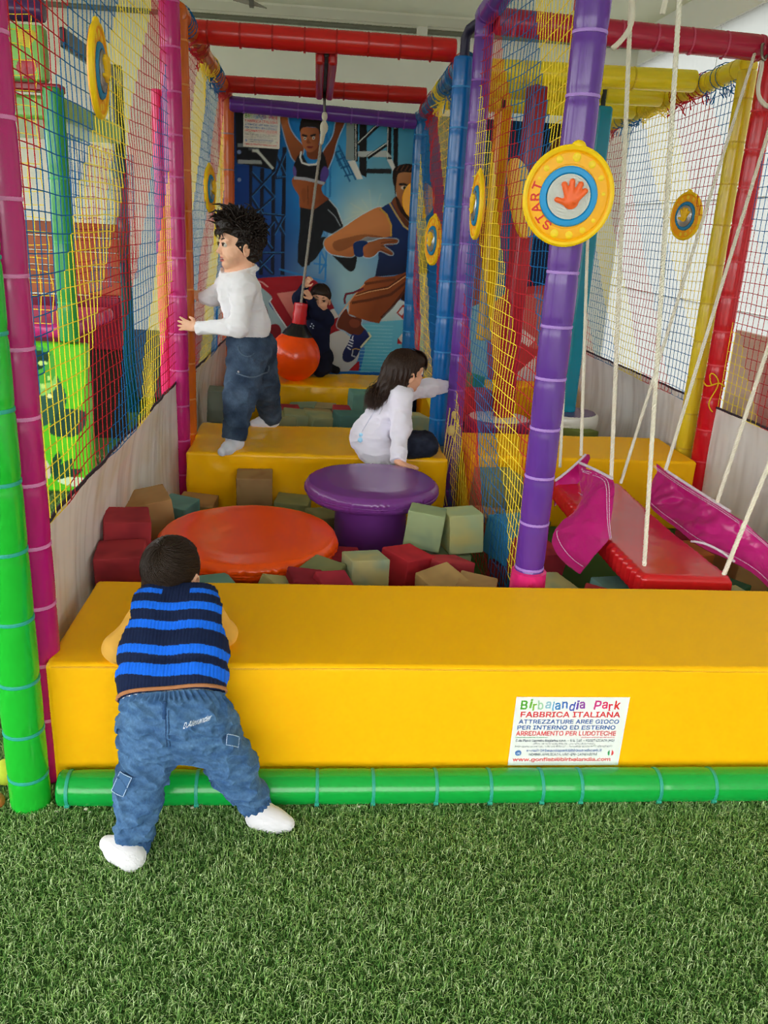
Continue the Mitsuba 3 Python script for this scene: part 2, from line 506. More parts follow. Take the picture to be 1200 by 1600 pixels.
padded('padded_post', 'post', 'magenta padded post between the two left nets', (-0.69, 4.40, 0.0), (-0.69, 4.40, 2.46), RT, '#b81f70', '#c95a9c', every(2.46, 0.185, 0.2))
padded('padded_post', 'post', 'thin strip of orange padded post right behind the left magenta post', (-0.668, 4.535, 0.0), (-0.668, 4.535, 2.42), 0.042, '#c9621c', '#d68a48', every(2.4, 0.19, 0.2))
padded('padded_post', 'post', 'orange padded post at the far left corner beside the athlete mural', (-0.655, 6.62, 0.0), (-0.655, 6.62, 2.33), 0.05, '#c75a18', '#9d7b86', every(2.3, 0.24, 0.4))
vp = padded('padded_post', 'post', 'violet padded post in front carrying the START disc', (0.757, 2.63, 0.39), (0.757, 2.63, 2.9), 0.049, '#5a2f8c', '#a07ac8', every(2.5, 0.163, 0.03), buckle=0.25)
add(vp, 'foot_collar', lathe([(0.045, 0), (0.062, 0), (0.064, 0.2), (0.06, 0.405), (0.05, 0.41)], 28, at=(0.757, 2.63, 0)), '#d0286f', label='pink collar round the foot')
padded('padded_post', 'post', 'violet padded post at the far end of the middle net, beside the blue post', (0.763, 4.40, 0.0), (0.763, 4.40, 2.45), 0.046, '#5a2f8c', '#7d50aa', every(2.4, 0.185, 0.15))
padded('padded_post', 'post', 'blue padded post just left of the violet post', (0.70, 4.56, 0.36), (0.70, 4.56, 2.31), 0.05, '#0d62a8', '#2a80c0', every(1.95, 0.185, 0.15))
padded('padded_post', 'post', 'blue padded post at the far end of the lane against the mural', (0.735, 6.6, 0.0), (0.735, 6.6, 2.3), 0.05, '#1863a0', '#2f86bd', every(2.3, 0.2, 0.15))
padded('padded_post', 'post', 'red padded post at the right edge of the frame', (2.135, 4.32, 0.0), (2.135, 4.32, 2.35), 0.05, '#c4141f', '#d23a45', every(2.3, 0.175, 0.2))
padded('padded_post', 'post', 'yellow padded post beside the red post on the right', (2.115, 4.50, 0.0), (2.115, 4.50, 2.33), 0.045, '#d8c228', '#c9b02a', every(2.3, 0.2, 0.2))
padded('padded_beam', 'beam', 'first red padded beam across the top of the left lane', (-0.669,4.92,2.402), (0.707,4.92,2.401), 0.056, '#c81f1f', '#a91616', every(1.4, 0.165, 0.09), bulge=0.02)
padded('padded_beam', 'beam', 'second red padded beam, behind the first, above the mural', (-0.637,6.35,2.366), (0.73,6.35,2.373), 0.052, '#bd1c1c', '#9e1616', every(1.3, 0.3, 0.2), bulge=0.02)
padded('padded_beam', 'beam', 'dark violet padded beam along the top edge of the mural', (-0.63, 6.6, 2.275), (0.70, 6.6, 2.235), 0.052, '#5a2f8c', '#7346a0', every(1.3, 0.19, 0.1), bulge=0.02)
tr = thing('trolley_rail', 'red padded rail with a dark slot running between the two red beams', 'rail')
for s in (-1, 1):
    add(tr, 'side_pad', rbox((0.031 + s * 0.034 - 0.024, 4.97, 2.30), (0.031 + s * 0.034 + 0.024, 6.32, 2.385), 0.018), '#a51a1c')
add(tr, 'channel', box((0.02, 4.97, 2.34), (0.042, 6.32, 2.38)), '#16170f', 'satin')
bmA = padded('padded_beam', 'beam', 'orange padded beam along the top of the far left net', (-0.668, 4.5, 2.405), (-0.655, 6.6, 2.345), 0.045, '#c0611f', '#a8602c', every(2.0, 0.28, 0.2))
padded('padded_beam', 'beam', 'magenta padded beam along the top of the near left net', (-0.69, 2.05, 2.49), (-0.69, 4.42, 2.49), RT, '#b81f70', '#c95a9c', every(2.3, 0.2, 0.2))
padded('padded_beam', 'beam', 'violet padded beam running towards the camera from the far violet post', (0.763, 2.63, 2.52), (0.763, 4.43, 2.46), 0.048, '#5a2f8c', '#7346a0', every(1.8, 0.2, 0.1))
bmB = padded('padded_beam', 'beam', 'blue padded beam along the top of the far middle net', (0.72, 4.6, 2.30), (0.735, 6.6, 2.27), 0.047, '#2a5f8a', '#2f7fb4', every(2.0, 0.25, 0.2))
single('steel_tube', tube([(0.70, 4.56, 2.3), (0.70, 4.56, 2.39), (0.712, 4.53, 2.425), (0.765, 4.42, 2.455)], 0.024, 12), '#23233f', 'bare dark steel tube bridging the blue post and the violet post', 'tube', mat='satin')
padded('padded_beam', 'beam', 'magenta padded beam across the top of the right lane', (0.80, 4.33, 2.425), (2.09, 4.33, 2.395), 0.056, '#b0203f', '#c04a68', every(1.3, 0.17, 0.08), bulge=0.02)
padded('padded_beam', 'beam', 'magenta padded beam running forward from the red post at the right edge', (2.135, 2.0, 2.40), (2.135, 4.34, 2.395), 0.056, '#b42646', '#c04a68', every(2.3, 0.2, 0.1))
padded('padded_beam', 'beam', 'magenta padded beam above the front edge of the right lane, carrying a rope', (0.80, 2.72, 2.61), (2.135, 2.72, 2.50), RT, '#b0203f', '#c04a68', every(1.3, 0.17, 0.08), bulge=0.02)
padded('padded_beam', 'beam', 'magenta padded beam above the hanging bridge, carrying its ropes', (0.80, 3.2, 2.55), (2.10, 3.2, 2.50), RT, '#b0203f', '#c04a68', every(1.3, 0.17, 0.08), bulge=0.02)
for q, (y, z, lab) in enumerate(((4.98, 2.345, 'front yellow padded beam of three across the right lane'), (5.45, 2.33, 'middle yellow padded beam of three across the right lane'),
                                 (5.9, 2.31, 'rear yellow padded beam of three across the right lane'))):
    padded('padded_beam', 'beam', lab, (0.80, y, z - 0.015), (2.05, y, z), 0.056, '#f2de2c', '#d8c228', [0.3, 0.6, 0.9], bulge=0.02)
bmC = padded('padded_beam', 'beam', 'yellow padded beam along the top of the right net', (2.115, 4.5, 2.35), (2.09, 6.65, 2.29), 0.05, '#f2de2c', '#d8c228', every(2.1, 0.14, 0.1))

# ================================================================ nets: knotted cords, coloured in slanting bands
NETC = {'red': '#b5202c', 'blue': '#14619f', 'yellow': '#f0d53a'}


def cords(A, B, r):
    A, B = np.asarray(A), np.asarray(B)
    w = B - A
    w /= np.linalg.norm(w, axis=1, keepdims=True) + 1e-12
    a = np.cross(w, np.where(np.abs(w[:, 2:]) > 0.7, [[0, 1.0, 0]], [[0, 0, 1.0]]))
    a /= np.linalg.norm(a, axis=1, keepdims=True)
    b = np.cross(w, a)
    g = np.arange(3) * 2 * math.pi / 3 + 0.5
    ring = r * (np.cos(g)[None, :, None] * a[:, None] + np.sin(g)[None, :, None] * b[:, None])
    V = np.concatenate([A[:, None] + ring, B[:, None] + ring], 1).reshape(-1, 3)
    k = np.arange(len(A))[:, None] * 6
    q = np.concatenate([k + [0, 1, 4, 3], k + [1, 2, 5, 4], k + [2, 0, 3, 5]])
    return tm((V, q))


def net(label, grid, bands, phase, r=0.0017, group=None):
    """grid: (n, m, 3) knots; the colour of a cord follows y - z of its middle in bands 0.485 wide."""
    key = thing('safety_net', label, 'net', group)
    A = np.concatenate([grid[:-1].reshape(-1, 3), grid[:, :-1].reshape(-1, 3)])
    B = np.concatenate([grid[1:].reshape(-1, 3), grid[:, 1:].reshape(-1, 3)])
    mid = (A + B) / 2
    idx = np.floor((mid[:, 1] - mid[:, 2] - phase) / 0.485).astype(int) % 3
    for q, name in enumerate(bands):
        s = idx == q
        if s.any():
            add(key, f'{name}_netting', cords(A[s], B[s], r), NETC[name], 'matte', False, kind='stuff')
    return key


def wall_net(x, y0, y1, z0, z1, cell=0.05, sag=0.012, seed=1, lean=0.0):
    ny, nz = max(2, int(round((y1 - y0) / cell)) + 1), max(2, int(round((z1 - (z0 if np.isscalar(z0) else z0(y0))) / cell)) + 1)
    Y, S = np.meshgrid(np.linspace(y0, y1, ny), np.linspace(0, 1, nz), indexing='ij')
    zb = z0 if np.isscalar(z0) else np.array([z0(y) for y in Y[:, 0]])[:, None]
    t = (Y - y0) / (y1 - y0)
    Z = zb + (z1 - zb) * S - sag * 4 * t * (1 - t) * (0.4 + S)
    P = np.stack([np.full_like(Y, x) + lean * np.sin(math.pi * t), Y, Z], -1)
    n = meshkit.fbm(P * 2.6 + seed, 2, seed)
    P[..., 0] += (n - 0.5) * 0.05 * np.sin(math.pi * t)
    P[..., 2] += (meshkit.fbm(P * 4 + seed * 3, 2, seed + 1) - 0.5) * 0.02
    P[..., 1] += (meshkit.fbm(P * 5 + seed * 5, 2, seed + 2) - 0.5) * 0.012
    return P


net('net on the near left side, between the two magenta posts', wall_net(-0.70, 2.1, 4.36, 0.70, 2.45, seed=1), ('blue', 'yellow', 'red'), 0.69)
net('net on the far left side, ending at the orange corner post', wall_net(-0.672, 4.58, 6.58, 0.66, 2.34, seed=2), ('red', 'yellow', 'blue'), 0.97)
mnet = net('middle net hanging to the floor behind the front violet post', wall_net(0.75, 2.67, 4.36, 0.06, 2.45, seed=3, lean=0.02), ('yellow', 'blue', 'red'), 0.69)
net('net between the two blue posts', wall_net(0.735, 4.66, 6.56, 0.45, 2.27, seed=4), ('red', 'blue', 'yellow'), 0.62)
net('net on the right side beyond the yellow post', wall_net(2.10, 4.56, 6.65, 0.66, 2.30, seed=5), ('red', 'yellow', 'blue'), 1.17, 0.0019)
net('net on the right side in front of the red post', wall_net(2.15, 2.0, 4.26, 0.68, 2.38, seed=6), ('red', 'yellow', 'blue'), 1.17, 0.0019)


# ---------------------------------------------------------------- yarn that lashes the nets to the beams
def lashing(key, p0, p1, r, bands, phase):
    p0, p1 = np.asarray(p0, float), np.asarray(p1, float)
    L = np.linalg.norm(p1 - p0)
    M = frame(p1 - p0)
    g = np.random.default_rng(int(L * 1000))
    bag = {}
    for s in np.arange(0.05, L - 0.04, 0.028):
        c = p0 + (p1 - p0) * s / L
        b = bands[int(math.floor((c[1] - c[2] - phase) / 0.485)) % 3]
        t0 = g.uniform(0, 6.28)
        a = np.linspace(t0, t0 + 6.28, 15)
        rr = (r + 0.006) * (1 + 0.05 * g.random(15))
        P = np.stack([rr * np.cos(a), rr * np.sin(a), 0.03 * np.linspace(-0.5, 0.5, 15) * g.uniform(-1, 1)], 1)
        if g.random() < 0.4:
            bag.setdefault(b, []).append(tube(P @ M.T + c, 0.0022, 4, False))
        e = np.array([0, 0, -r - 0.004]) + g.normal(0, 0.012, 3)
        bag.setdefault(b, []).append(tube([c + e, c + e + g.normal(0, 0.014, 3) - (0, 0, 0.012), c + e + g.normal(0, 0.02, 3) - (0, 0, 0.03)], 0.003, 4))
    for b, ms in bag.items():
        add(key, f'{b}_lashing', cat(ms), NETC[b], 'matte', True, kind='stuff')


lashing(bmA, (-0.668, 4.55, 2.405), (-0.655, 6.5, 2.345), 0.047, ('red', 'yellow', 'blue'), 0.97)
lashing(bmB, (0.72, 4.65, 2.30), (0.735, 6.5, 2.27), 0.049, ('red', 'blue', 'yellow'), 0.62)
lashing(bmC, (2.115, 4.55, 2.35), (2.09, 6.6, 2.29), 0.052, ('red', 'yellow', 'blue'), 1.17)


# ---------------------------------------------------------------- tarpaulin skirts below the nets, creased, see-through print
def tarp_fold(P):
    return meshkit.fbm(P * (9, 16, 2.0), 3, 4) - 0.5


def skirt(label, x, y0, y1, ztop, seed, side):
    ny, nz = int((y1 - y0) / 0.02), 36
    Y, S = np.meshgrid(np.linspace(y0, y1, ny), np.linspace(0, 1, nz), indexing='ij')
    zt = np.array([ztop(y) for y in Y[:, 0]])[:, None]
    Z = 0.01 + (zt - 0.01) * S
    P = np.stack([np.full_like(Y, x), Y, Z], -1)
    P[..., 0] += 0.03 * (meshkit.fbm(P * (1, 9, 1.1) + seed, 3, seed) - 0.5) - side * 0.075 * np.sin(math.pi * np.clip(S, 0, 1)) ** 0.8 * np.sin(math.pi * (Y - y0) / (y1 - y0)) * (0.6 + 0.4 * meshkit.noise(P * 2 + seed, seed))
    key = thing('tarpaulin_skirt', label, 'tarpaulin')
    m = slab(P, 0.003)
    V = np.array(m.vertices)
    s = meshkit.fbm(V * (3, 34, 2.2) + seed, 3, seed + 3)
    b = meshkit.fbm(V * (3, 6, 5) + seed * 2, 3, seed + 5)
    t = np.clip((s - 0.42) * 3, 0, 1)[:, None]
    base = lin('#e4e2df') * (1 - t) + lin('#cfcac6') * t
    p = np.clip((b - 0.52) * 4, 0, 1)[:, None] * (0.4 if side > 0 else 0.12)
    hue = np.where((meshkit.noise(V * 2.4 + seed, 9) > 0.5)[:, None], lin('#d8a78a'), lin('#c9b583'))
    add(key, 'sheet', m, base * (1 - p) + hue * p, 'satin', True)
    top = P[:, -1] + np.array([0, 0, 0.004])
    add(key, 'hem', tube(top[::2], 0.006, 6), '#3a2f38', 'matte', True, label='dark hem along the top edge')
    return key


skirt('greyish white tarpaulin below the near left net, seen from inside', -0.705, 2.09, 4.37, lambda y: 0.705 - 0.006 * (y - 2), 1, 1)
skirt('greyish white tarpaulin below the far left net', -0.675, 4.58, 6.58, lambda y: 0.69 - 0.03 * (y - 4.6), 2, 1)
skirt('grey tarpaulin below the right net beyond the yellow post', 2.105, 4.56, 6.65, lambda y: 0.69 - 0.01 * (y - 4.5), 3, -1)
skirt('pale tarpaulin below the right net in front of the red post', 2.155, 2.0, 4.27, lambda y: 0.675 + 0.015 * (4.3 - y), 4, -1)

# ================================================================ padded blocks, stools, bridge, ball
YEL = '#f9ba00'


def vblock(label, lo, hi, seed, col=YEL, amp=0.004, step=0.03, mat='pad', freq=5.0):
    key = thing('padded_block', label, 'padded block')
    m = rbox(lo, hi, 0.016, step, 3, amp, seed, freq)
    add(key, 'cover', m, col, mat, True)
    return key


ZB = 0.39
front_block = vblock('long yellow vinyl block in front, the toddler leaning on it', (-0.676, 1.982, 0.0), (2.1, 2.53, ZB), 1, amp=0.003)
add(front_block, 'seam', tube([(x, 1.9835, ZB - 0.010 + 0.0012 * math.sin(x * 9)) for x in np.linspace(-0.66, 2.09, 60)], 0.0022, 6), '#e3a60c', 'vinyl', True)
add(front_block, 'seam', tube([(-0.455, 1.9795, z) for z in np.linspace(0.1, 0.36, 12)], 0.0012, 5), '#c98f08', 'vinyl', True)
mid_block = vblock('yellow vinyl block across the left lane, the boy stepping on it', (-0.63, 4.13, 0.0), (0.70, 4.78, ZB), 2, amp=0.013, step=0.018, mat='padgloss', freq=7.0)
vblock('yellow vinyl block across the right lane, behind the hanging bridge', (0.83, 4.22, 0.0), (2.07, 4.76, ZB), 3, amp=0.004)
back_block = vblock('yellow vinyl block at the far end against the mural, under the orange ball', (-0.60, 6.08, 0.0), (0.70, 6.64, ZB), 4, amp=0.013, step=0.018, mat='padgloss', freq=8.0)
vblock('yellow vinyl block at the far end of the right lane', (0.83, 6.35, 0.0), (1.98, 6.64, ZB + 0.0), 5)


def fabric_sheet(key, name, P, col, seed):
    add(key, name, slab(P, 0.004), col, 'vinyl', True)


# ---- the sign sewn on the front block: print on a plasticised sheet
def flatletters(s, x, y, h, width, shear=0.12, depth=0.0006, bold=True):
    m = meshkit.text_mesh(s, h, depth, bold)
    b = m.bounds
    V = np.array(m.vertices)
    V[:, 0] = (V[:, 0] - b[0][0]) * (width / (b[1][0] - b[0][0]))
    V[:, 0] += x + shear * V[:, 1]
    V[:, 1] += y
    return tm((V, m.faces))


def signboard(parent, name, origin, M, W, H, skew, col, small):
    """The printed notice: sheet in the local xy plane, M its frame, origin its lower left corner."""
    sh = Polygon([(0, 0), (W, 0), (W + skew, H), (skew, H)])
    grid = prism(sh, 0.0016)
    sk = add(parent, name, move(grid, M, origin), col, 'satin', 30, label='white printed notice with coloured lettering')
    if parent.count('__') or sk.count('__') > 1:
        raise ValueError(sk)
    mm, my = W / 215.0, H / 128.0

    def put_text(part, s, x, y, h, w, colr, bold=True):
        m = flatletters(s, x * mm + skew * (y * my / H), y * my, h * my, w * mm, skew / H, 0.0005, bold)
        m.apply_translation((0, 0, 0.0016))
        add(sk, part, move(m, M, origin), colr, 'satin', False)

    letters = 'Birbalandia Park'
    tints = ['#4f9a2c', '#6fae3a', '#86b84a', '#9bc4a0', '#8fb8c8', '#5a9ac4', '#3f7fc0', '#3a6ab8', '#4a58ac', '#6a4aa4', '#8a3f98', '', '#c8307c', '#d02a60', '#d42a48', '#d22a2a']
    x = 10.0
    wd = {'B': 14, 'i': 6, 'r': 9, 'l': 5, 'P': 14}
    for q, ch in enumerate(letters):
        w = wd.get(ch, 11.6) if ch != ' ' else 12
        if ch != ' ':
            m = flatletters(ch, x * mm, (106 + 2.5 * math.sin(q * 2.1)) * my, 15.5 * my, (w - 1.2) * mm, skew / H + 0.1 * math.sin(q * 1.7), 0.0005, True)
            m.apply_translation((skew * 106 * my / H, 0, 0.0016))
            add(sk, 'lettering', move(m, M, origin), tints[q], 'satin', False)
        x += w * 1.14
    red, blue, ink = '#c92a34', '#2a4f96', '#2a3550'
    put_text('lettering', 'FABBRICA ITALIANA', 12, 91.5, 9.6, 190, red)
    put_text('lettering', 'ATTREZZATURE AREE GIOCO', 10, 79.5, 7.2, 192, blue)
    put_text('lettering', 'PER INTERNO ED ESTERNO', 9, 68.5, 7.2, 188, blue)
    put_text('lettering', 'ARREDAMENTO PER LUDOTECHE', 8, 57.0, 8.2, 192, red)
    for a, b, cc in ((8, 70, '#3f8f5a'), (134, 198, red)):
        l = box((a * mm + skew * 0.4, 53 * my, 0.0016), (b * mm + skew * 0.4, 53.9 * my, 0.0021))
        add(sk, 'rule', move(l, M, origin), cc, 'satin', False)
    put_text('lettering', 'C.da Piano Cannello Bugiades s.n.c. - S.S. 115 - 92027 LICATA (AG)', 9, 45.5, 4.2, 190, ink)
    put_text('lettering', 'Ufficio: Tel. (+39) 0922 893508 - Fax (+39) 0922 893481', 43, 40, 3.0, 120, ink, False)
    put_text('lettering', 'Informazioni commerciali: (+39) 333 8292253 - Assistenza tecnica: (+39) 338 8255392', 9, 35, 3.0, 188, ink, False)
    put_text('lettering', 'e-mail: birbalandiapark@birbalandiapark.it', 32, 26.5, 4.6, 146, blue)
    put_text('lettering', 'NORMA APPLICATA: UNI-EN-14960:2013', 38, 19, 4.4, 132, ink)
    put_text('lettering', 'www.gonfiabilibirbalandia.com', 8, 8.5, 6.4, 190, red)
    for cx, tint in ((17, '#2f62a8'), (196, '#e8e8e4')):
        d = prism(Point(cx * mm + skew * 0.18, 24 * my).buffer(6 * mm, 12), 0.0005)
        d.apply_translation((0, 0, 0.0016))
        add(sk, 'emblem', move(d, M, origin), tint, 'satin', False)
    e = flatletters('CE', 13.5 * mm + skew * 0.18, 22 * my, 4 * mm, 7 * mm, 0, 0.0004, True)
    e.apply_translation((0, 0, 0.0022))
    add(sk, 'lettering', move(e, M, origin), '#e6ecf4', 'satin', False)
    for a, cc in ((-6, '#2f8a4a'), (2, '#c8323a')):
        d = prism(Point(196 * mm + skew * 0.18, 24 * my).buffer(6 * mm, 12).intersection(shapely.box((196 + a) * mm + skew * 0.18, 14 * my, (196 + a + 4) * mm + skew * 0.18, 36 * my)), 0.0004)
        d.apply_translation((0, 0, 0.0022))
        add(sk, 'emblem', move(d, M, origin), cc, 'satin', False)
    return sk


MF = np.stack([(1, 0, 0), (0, 0, 1), (0, -1, 0)], 1).astype(float)
signboard(front_block, 'notice', (0.572, 1.9795, 0.079), MF, 0.321, 0.221, 0.003, '#e9e9e6', False)

# ---- mushroom stools
def stool(label, x, y, ztop, Rd, th, rs, col, seed, foot=0.0, dark=None):
    key = thing('mushroom_stool', label, 'stool')
    prof = [(0, ztop - 0.006), (Rd * 0.45, ztop - 0.003), (Rd * 0.72, ztop), (Rd * 0.85, ztop - 0.004)]
    for a in np.linspace(62, -90, 16):
        prof.append((Rd - th / 2 + th / 2 * math.cos(math.radians(a)) * 1.0, ztop - th / 2 + th / 2 * math.sin(math.radians(a))))
    prof += [(rs * 0.6, ztop - th)]
    fine = [prof[0]]
    for a, b in zip(prof[:-1], prof[1:]):
        n = max(1, int(math.hypot(b[0] - a[0], b[1] - a[1]) / 0.02))
        fine += [(a[0] + (b[0] - a[0]) * t / n, a[1] + (b[1] - a[1]) * t / n) for t in range(1, n + 1)]
    m = lathe(fine[::-1], 300)
    V = np.array(m.vertices)
    rr = np.hypot(V[:, 0], V[:, 1])
    ang = np.arctan2(V[:, 1], V[:, 0])
    edge = np.exp(-((rr - Rd) / 0.035) ** 2)
    puck = (meshkit.fbm(np.stack([np.cos(ang) * 9, np.sin(ang) * 9, V[:, 2] * 4], 1) + seed, 3, seed) - 0.5)
    seamh = np.exp(-((V[:, 2] - (ztop - th * 0.56)) / 0.022) ** 2)
    pleat = np.sin(ang * 70 + 5 * meshkit.noise(np.stack([np.cos(ang) * 6, np.sin(ang) * 6, 0 * ang], 1) + seed, seed)) * np.clip(meshkit.noise(np.stack([np.cos(ang) * 14, np.sin(ang) * 14, V[:, 2] * 20], 1) + seed * 5, 7) * 2 - 0.6, 0, 1)
    V[:, :2] *= (1 + 0.03 * puck * edge + 0.012 * pleat * seamh * edge - 0.012 * edge * np.exp(-((V[:, 2] - (ztop - th * 0.56)) / 0.006) ** 2))[:, None]
    V[:, 2] += 0.010 * (meshkit.fbm(V * 5 + seed, 3, seed) - 0.5)
    V += (x, y, 0)
    add(key, 'seat', (V, m.faces), col, 'vinyl', True)
    seam = [(Rd * 0.995 * math.cos(a) + x, Rd * 0.995 * math.sin(a) + y, ztop - th * 0.56) for a in np.linspace(0, 2 * math.pi, 97)]
    add(key, 'seam', tube(seam, 0.003, 5, False), dark or col, 'vinyl', True)
    add(key, 'stem', lathe([(0, foot), (rs, foot), (rs * 1.01, ztop / 2), (rs, ztop - th + 0.01), (0, ztop - th + 0.01)], 40, at=(x, y, 0)), dark or col, 'vinyl', 40)
    return key


stool('large orange-red mushroom stool just behind the front block', -0.24, 3.13, 0.345, 0.352, 0.085, 0.19, '#ff5606', 1)
stool('violet mushroom stool with a thick stem, the girl leaning on it', 0.27, 3.56, 0.445, 0.298, 0.085, 0.16, '#6e3380', 2)

# ---- foam cubes
def cube(label, c, s, ang, col, group):
    key = thing('foam_cube', label, 'foam cube', group)
    sx, sy, sz = (s,) * 3 if np.isscalar(s) else s
    m = rbox((-sx / 2, -sy / 2, -sz / 2), (sx / 2, sy / 2, sz / 2), 0.006, 0.022, 2, 0.003, R.randint(0, 99), 8)
    V = np.array(m.vertices) @ euler(*ang).T + c
    base, stain = lin(col[0]), lin(col[1])
    t = np.clip((meshkit.fbm(V * 14 + R.uniform(0, 50), 3, 3) - 0.42) * 3.2, 0, 1)[:, None]
    put(key, (V, m.faces), base * (1 - t) + stain * t, 'matte', True)


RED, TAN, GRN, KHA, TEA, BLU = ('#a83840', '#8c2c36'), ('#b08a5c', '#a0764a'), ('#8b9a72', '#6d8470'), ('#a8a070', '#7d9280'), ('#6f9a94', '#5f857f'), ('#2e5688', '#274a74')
PITF = 'foam cubes in the pit by the front block'
CUBES = [  # label, centre, edge, turn, colours
    ('red foam cube by the left tarpaulin, upper of two', (-0.677, 2.98, 0.374), 0.165, (2, 3, 14), RED),
    ('red foam cube by the left tarpaulin, lower and nearer of two', (-0.658, 2.8, 0.311), 0.165, (3, -2, 6), RED),
    ('tan foam cube tilted against the left tarpaulin behind the red ones', (-0.689, 3.45, 0.286), 0.19, (4, -8, 20), TAN),
    ('flat tan foam cube at the left foot of the middle yellow block', (-0.561, 4.0, 0.098), 0.18, (3, 4, -4), TAN),
    ('brown foam cube standing against the middle yellow block', (-0.279, 4.03, 0.229), 0.175, (1, 0, 3), ('#9a7a52', '#8a6140')),
    ('olive foam cube right of the brown one', (-0.092, 4.0, 0.116), 0.17, (0, 3, -6), ('#8c8a5c', '#76805c')),
    ('olive foam cube between the orange and violet stools', (0.057, 3.8, 0.13), 0.14, (6, 8, 35), ('#8c8a5c', '#7a7c50')),
    ('pale green foam cube right of the violet stem', (0.471, 3.22, 0.343), (0.15, 0.15, 0.155), (-4, 6, -12), GRN),
    ('pale green foam cube beside the middle net, streaked yellow', (0.627, 3.24, 0.328), (0.145, 0.15, 0.165), (-4, -3, 8), ('#93a27c', '#aaa468')),
    ('khaki foam cube in front between the two stools', (0.206, 2.86, 0.281), (0.145, 0.14, 0.15), (-6, 2, 14), KHA),
    ('red foam cube in front of the violet stem, standing on edge', (0.375, 3.0, 0.245), 0.15, (4, 6, 38), ('#b22a34', '#9c2632')),
    ('red foam cube low in front of the pale green cubes', (0.535, 2.98, 0.224), 0.15, (-8, 8, 22), RED),
    ('dark red foam cube under the right rim of the orange stool', (0.119, 3.06, 0.21), 0.15, (2, 4, 4), ('#8e2434', '#7d1f30')),
    ('olive foam cube under the right rim of the orange stool', (0.046, 2.83, 0.265), 0.13, (4, 6, -30), ('#7f8058', '#6f7a5c')),
    ('dark red foam cube at the edge of the front block, left of the khaki one', (-0.014, 2.71, 0.278), 0.125, (4, 10, 12), ('#922838', '#7d1f30')),
    ('red foam cube wedged at the edge of the front block', (0.08, 2.69, 0.273), 0.125, (24, 8, 30), ('#a83040', '#93283a')),
    ('tan foam cube lying at the edge of the front block', (0.486, 2.79, 0.244), 0.145, (10, -8, 28), ('#b0905e', '#9c7c52')),
    ('tan foam cube at the foot of the front violet post', (0.599, 2.75, 0.239), 0.14, (6, 6, -18), ('#a8865a', '#94744c')),
    ('pale khaki foam cube half under the orange stool', (-0.111, 2.68, 0.275), 0.11, (10, 20, 40), KHA),
    ('teal foam cube half hidden below the orange stool', (-0.328, 2.7, 0.243), 0.14, (5, 6, 30), TEA),
    ('greenish foam cube low beneath the pale green pair', (0.578, 3.24, 0.166), 0.15, (0, 4, 10), GRN),
    ('teal foam cube behind the tan one at the left tarpaulin', (-0.612, 3.74, 0.187), 0.15, (4, 4, -20), TEA),
    ('dark red foam cube under the orange stool at the left', (-0.56, 3.33, 0.11), 0.18, (2, 3, 30), RED),
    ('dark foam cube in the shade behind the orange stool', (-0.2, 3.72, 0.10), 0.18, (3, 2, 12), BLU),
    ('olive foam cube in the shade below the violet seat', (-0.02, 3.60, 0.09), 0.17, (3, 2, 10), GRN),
]
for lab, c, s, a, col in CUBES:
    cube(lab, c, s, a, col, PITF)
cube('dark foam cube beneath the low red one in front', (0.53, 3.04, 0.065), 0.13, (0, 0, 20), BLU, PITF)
PITB = 'foam cubes between the middle and the far block'
CB = [
    ('grey green foam cube standing left of the boy', (-0.565, 5.35, 0.382), 0.2, (0, 3, 4), ('#7f8a7c', '#6f7a70')),
    ('flat olive foam cube behind the boy, at the far left', (-0.22, 5.1, 0.301), 0.18, (3, 4, 25), ('#8f8f68', '#7c8a6c')),
    ('olive foam cube in front of the far block, first of a row', (-0.099, 5.15, 0.31), 0.17, (2, 4, 4), ('#8f8f68', '#7c8a6c')),
    ('olive foam cube in front of the far block, second of a row', (0.048, 5.1, 0.31), 0.17, (4, 6, 20), ('#97966c', '#7c8a6c')),
    ('tan foam cube behind the olive row', (0.025, 5.5, 0.25), 0.18, (0, 4, 8), ('#a08a60', '#8f7c58')),
    ('grey green foam cube behind the olive row', (-0.066, 5.6, 0.26), 0.18, (0, -4, -6), ('#7f8f78', '#6f7f70')),
    ('tan foam cube right of the grey green one', (0.068, 5.62, 0.256), 0.18, (0, 2, 0), ('#9c8c68', '#8a7c5c')),
    ('red foam cube beside the girl', (0.217, 5.3, 0.311), 0.17, (2, 2, 5), RED),
    ('teal foam cube standing behind the girl', (0.336, 5.35, 0.396), 0.2, (0, 2, 6), ('#5f8a7c', '#567c72')),
    ('dark teal foam cube low behind the girl', (0.226, 5.0, 0.339), 0.18, (0, 3, 14), ('#48706a', '#40645f')),
    ('red foam cube low behind the boy', (-0.182, 5.35, 0.286), 0.19, (0, 2, 6), RED),
    ('olive foam cube at the middle net behind the girl', (0.62, 5.2, 0.30), 0.18, (0, 3, 16), KHA),
]
for lab, c, s, a, col in CB:
    cube(lab, c, s, a, col, PITB)
    h = c[2] - s / 2 - 0.012
    if h > 0.06:
        cube(lab.replace('foam cube', 'foam cube buried').replace('standing ', '') + ', underneath', (c[0], c[1], h / 2), (s * 0.8, s * 0.8, h), (0, 0, a[2]), col, PITB)
PITR = 'foam cubes under the hanging bridge'
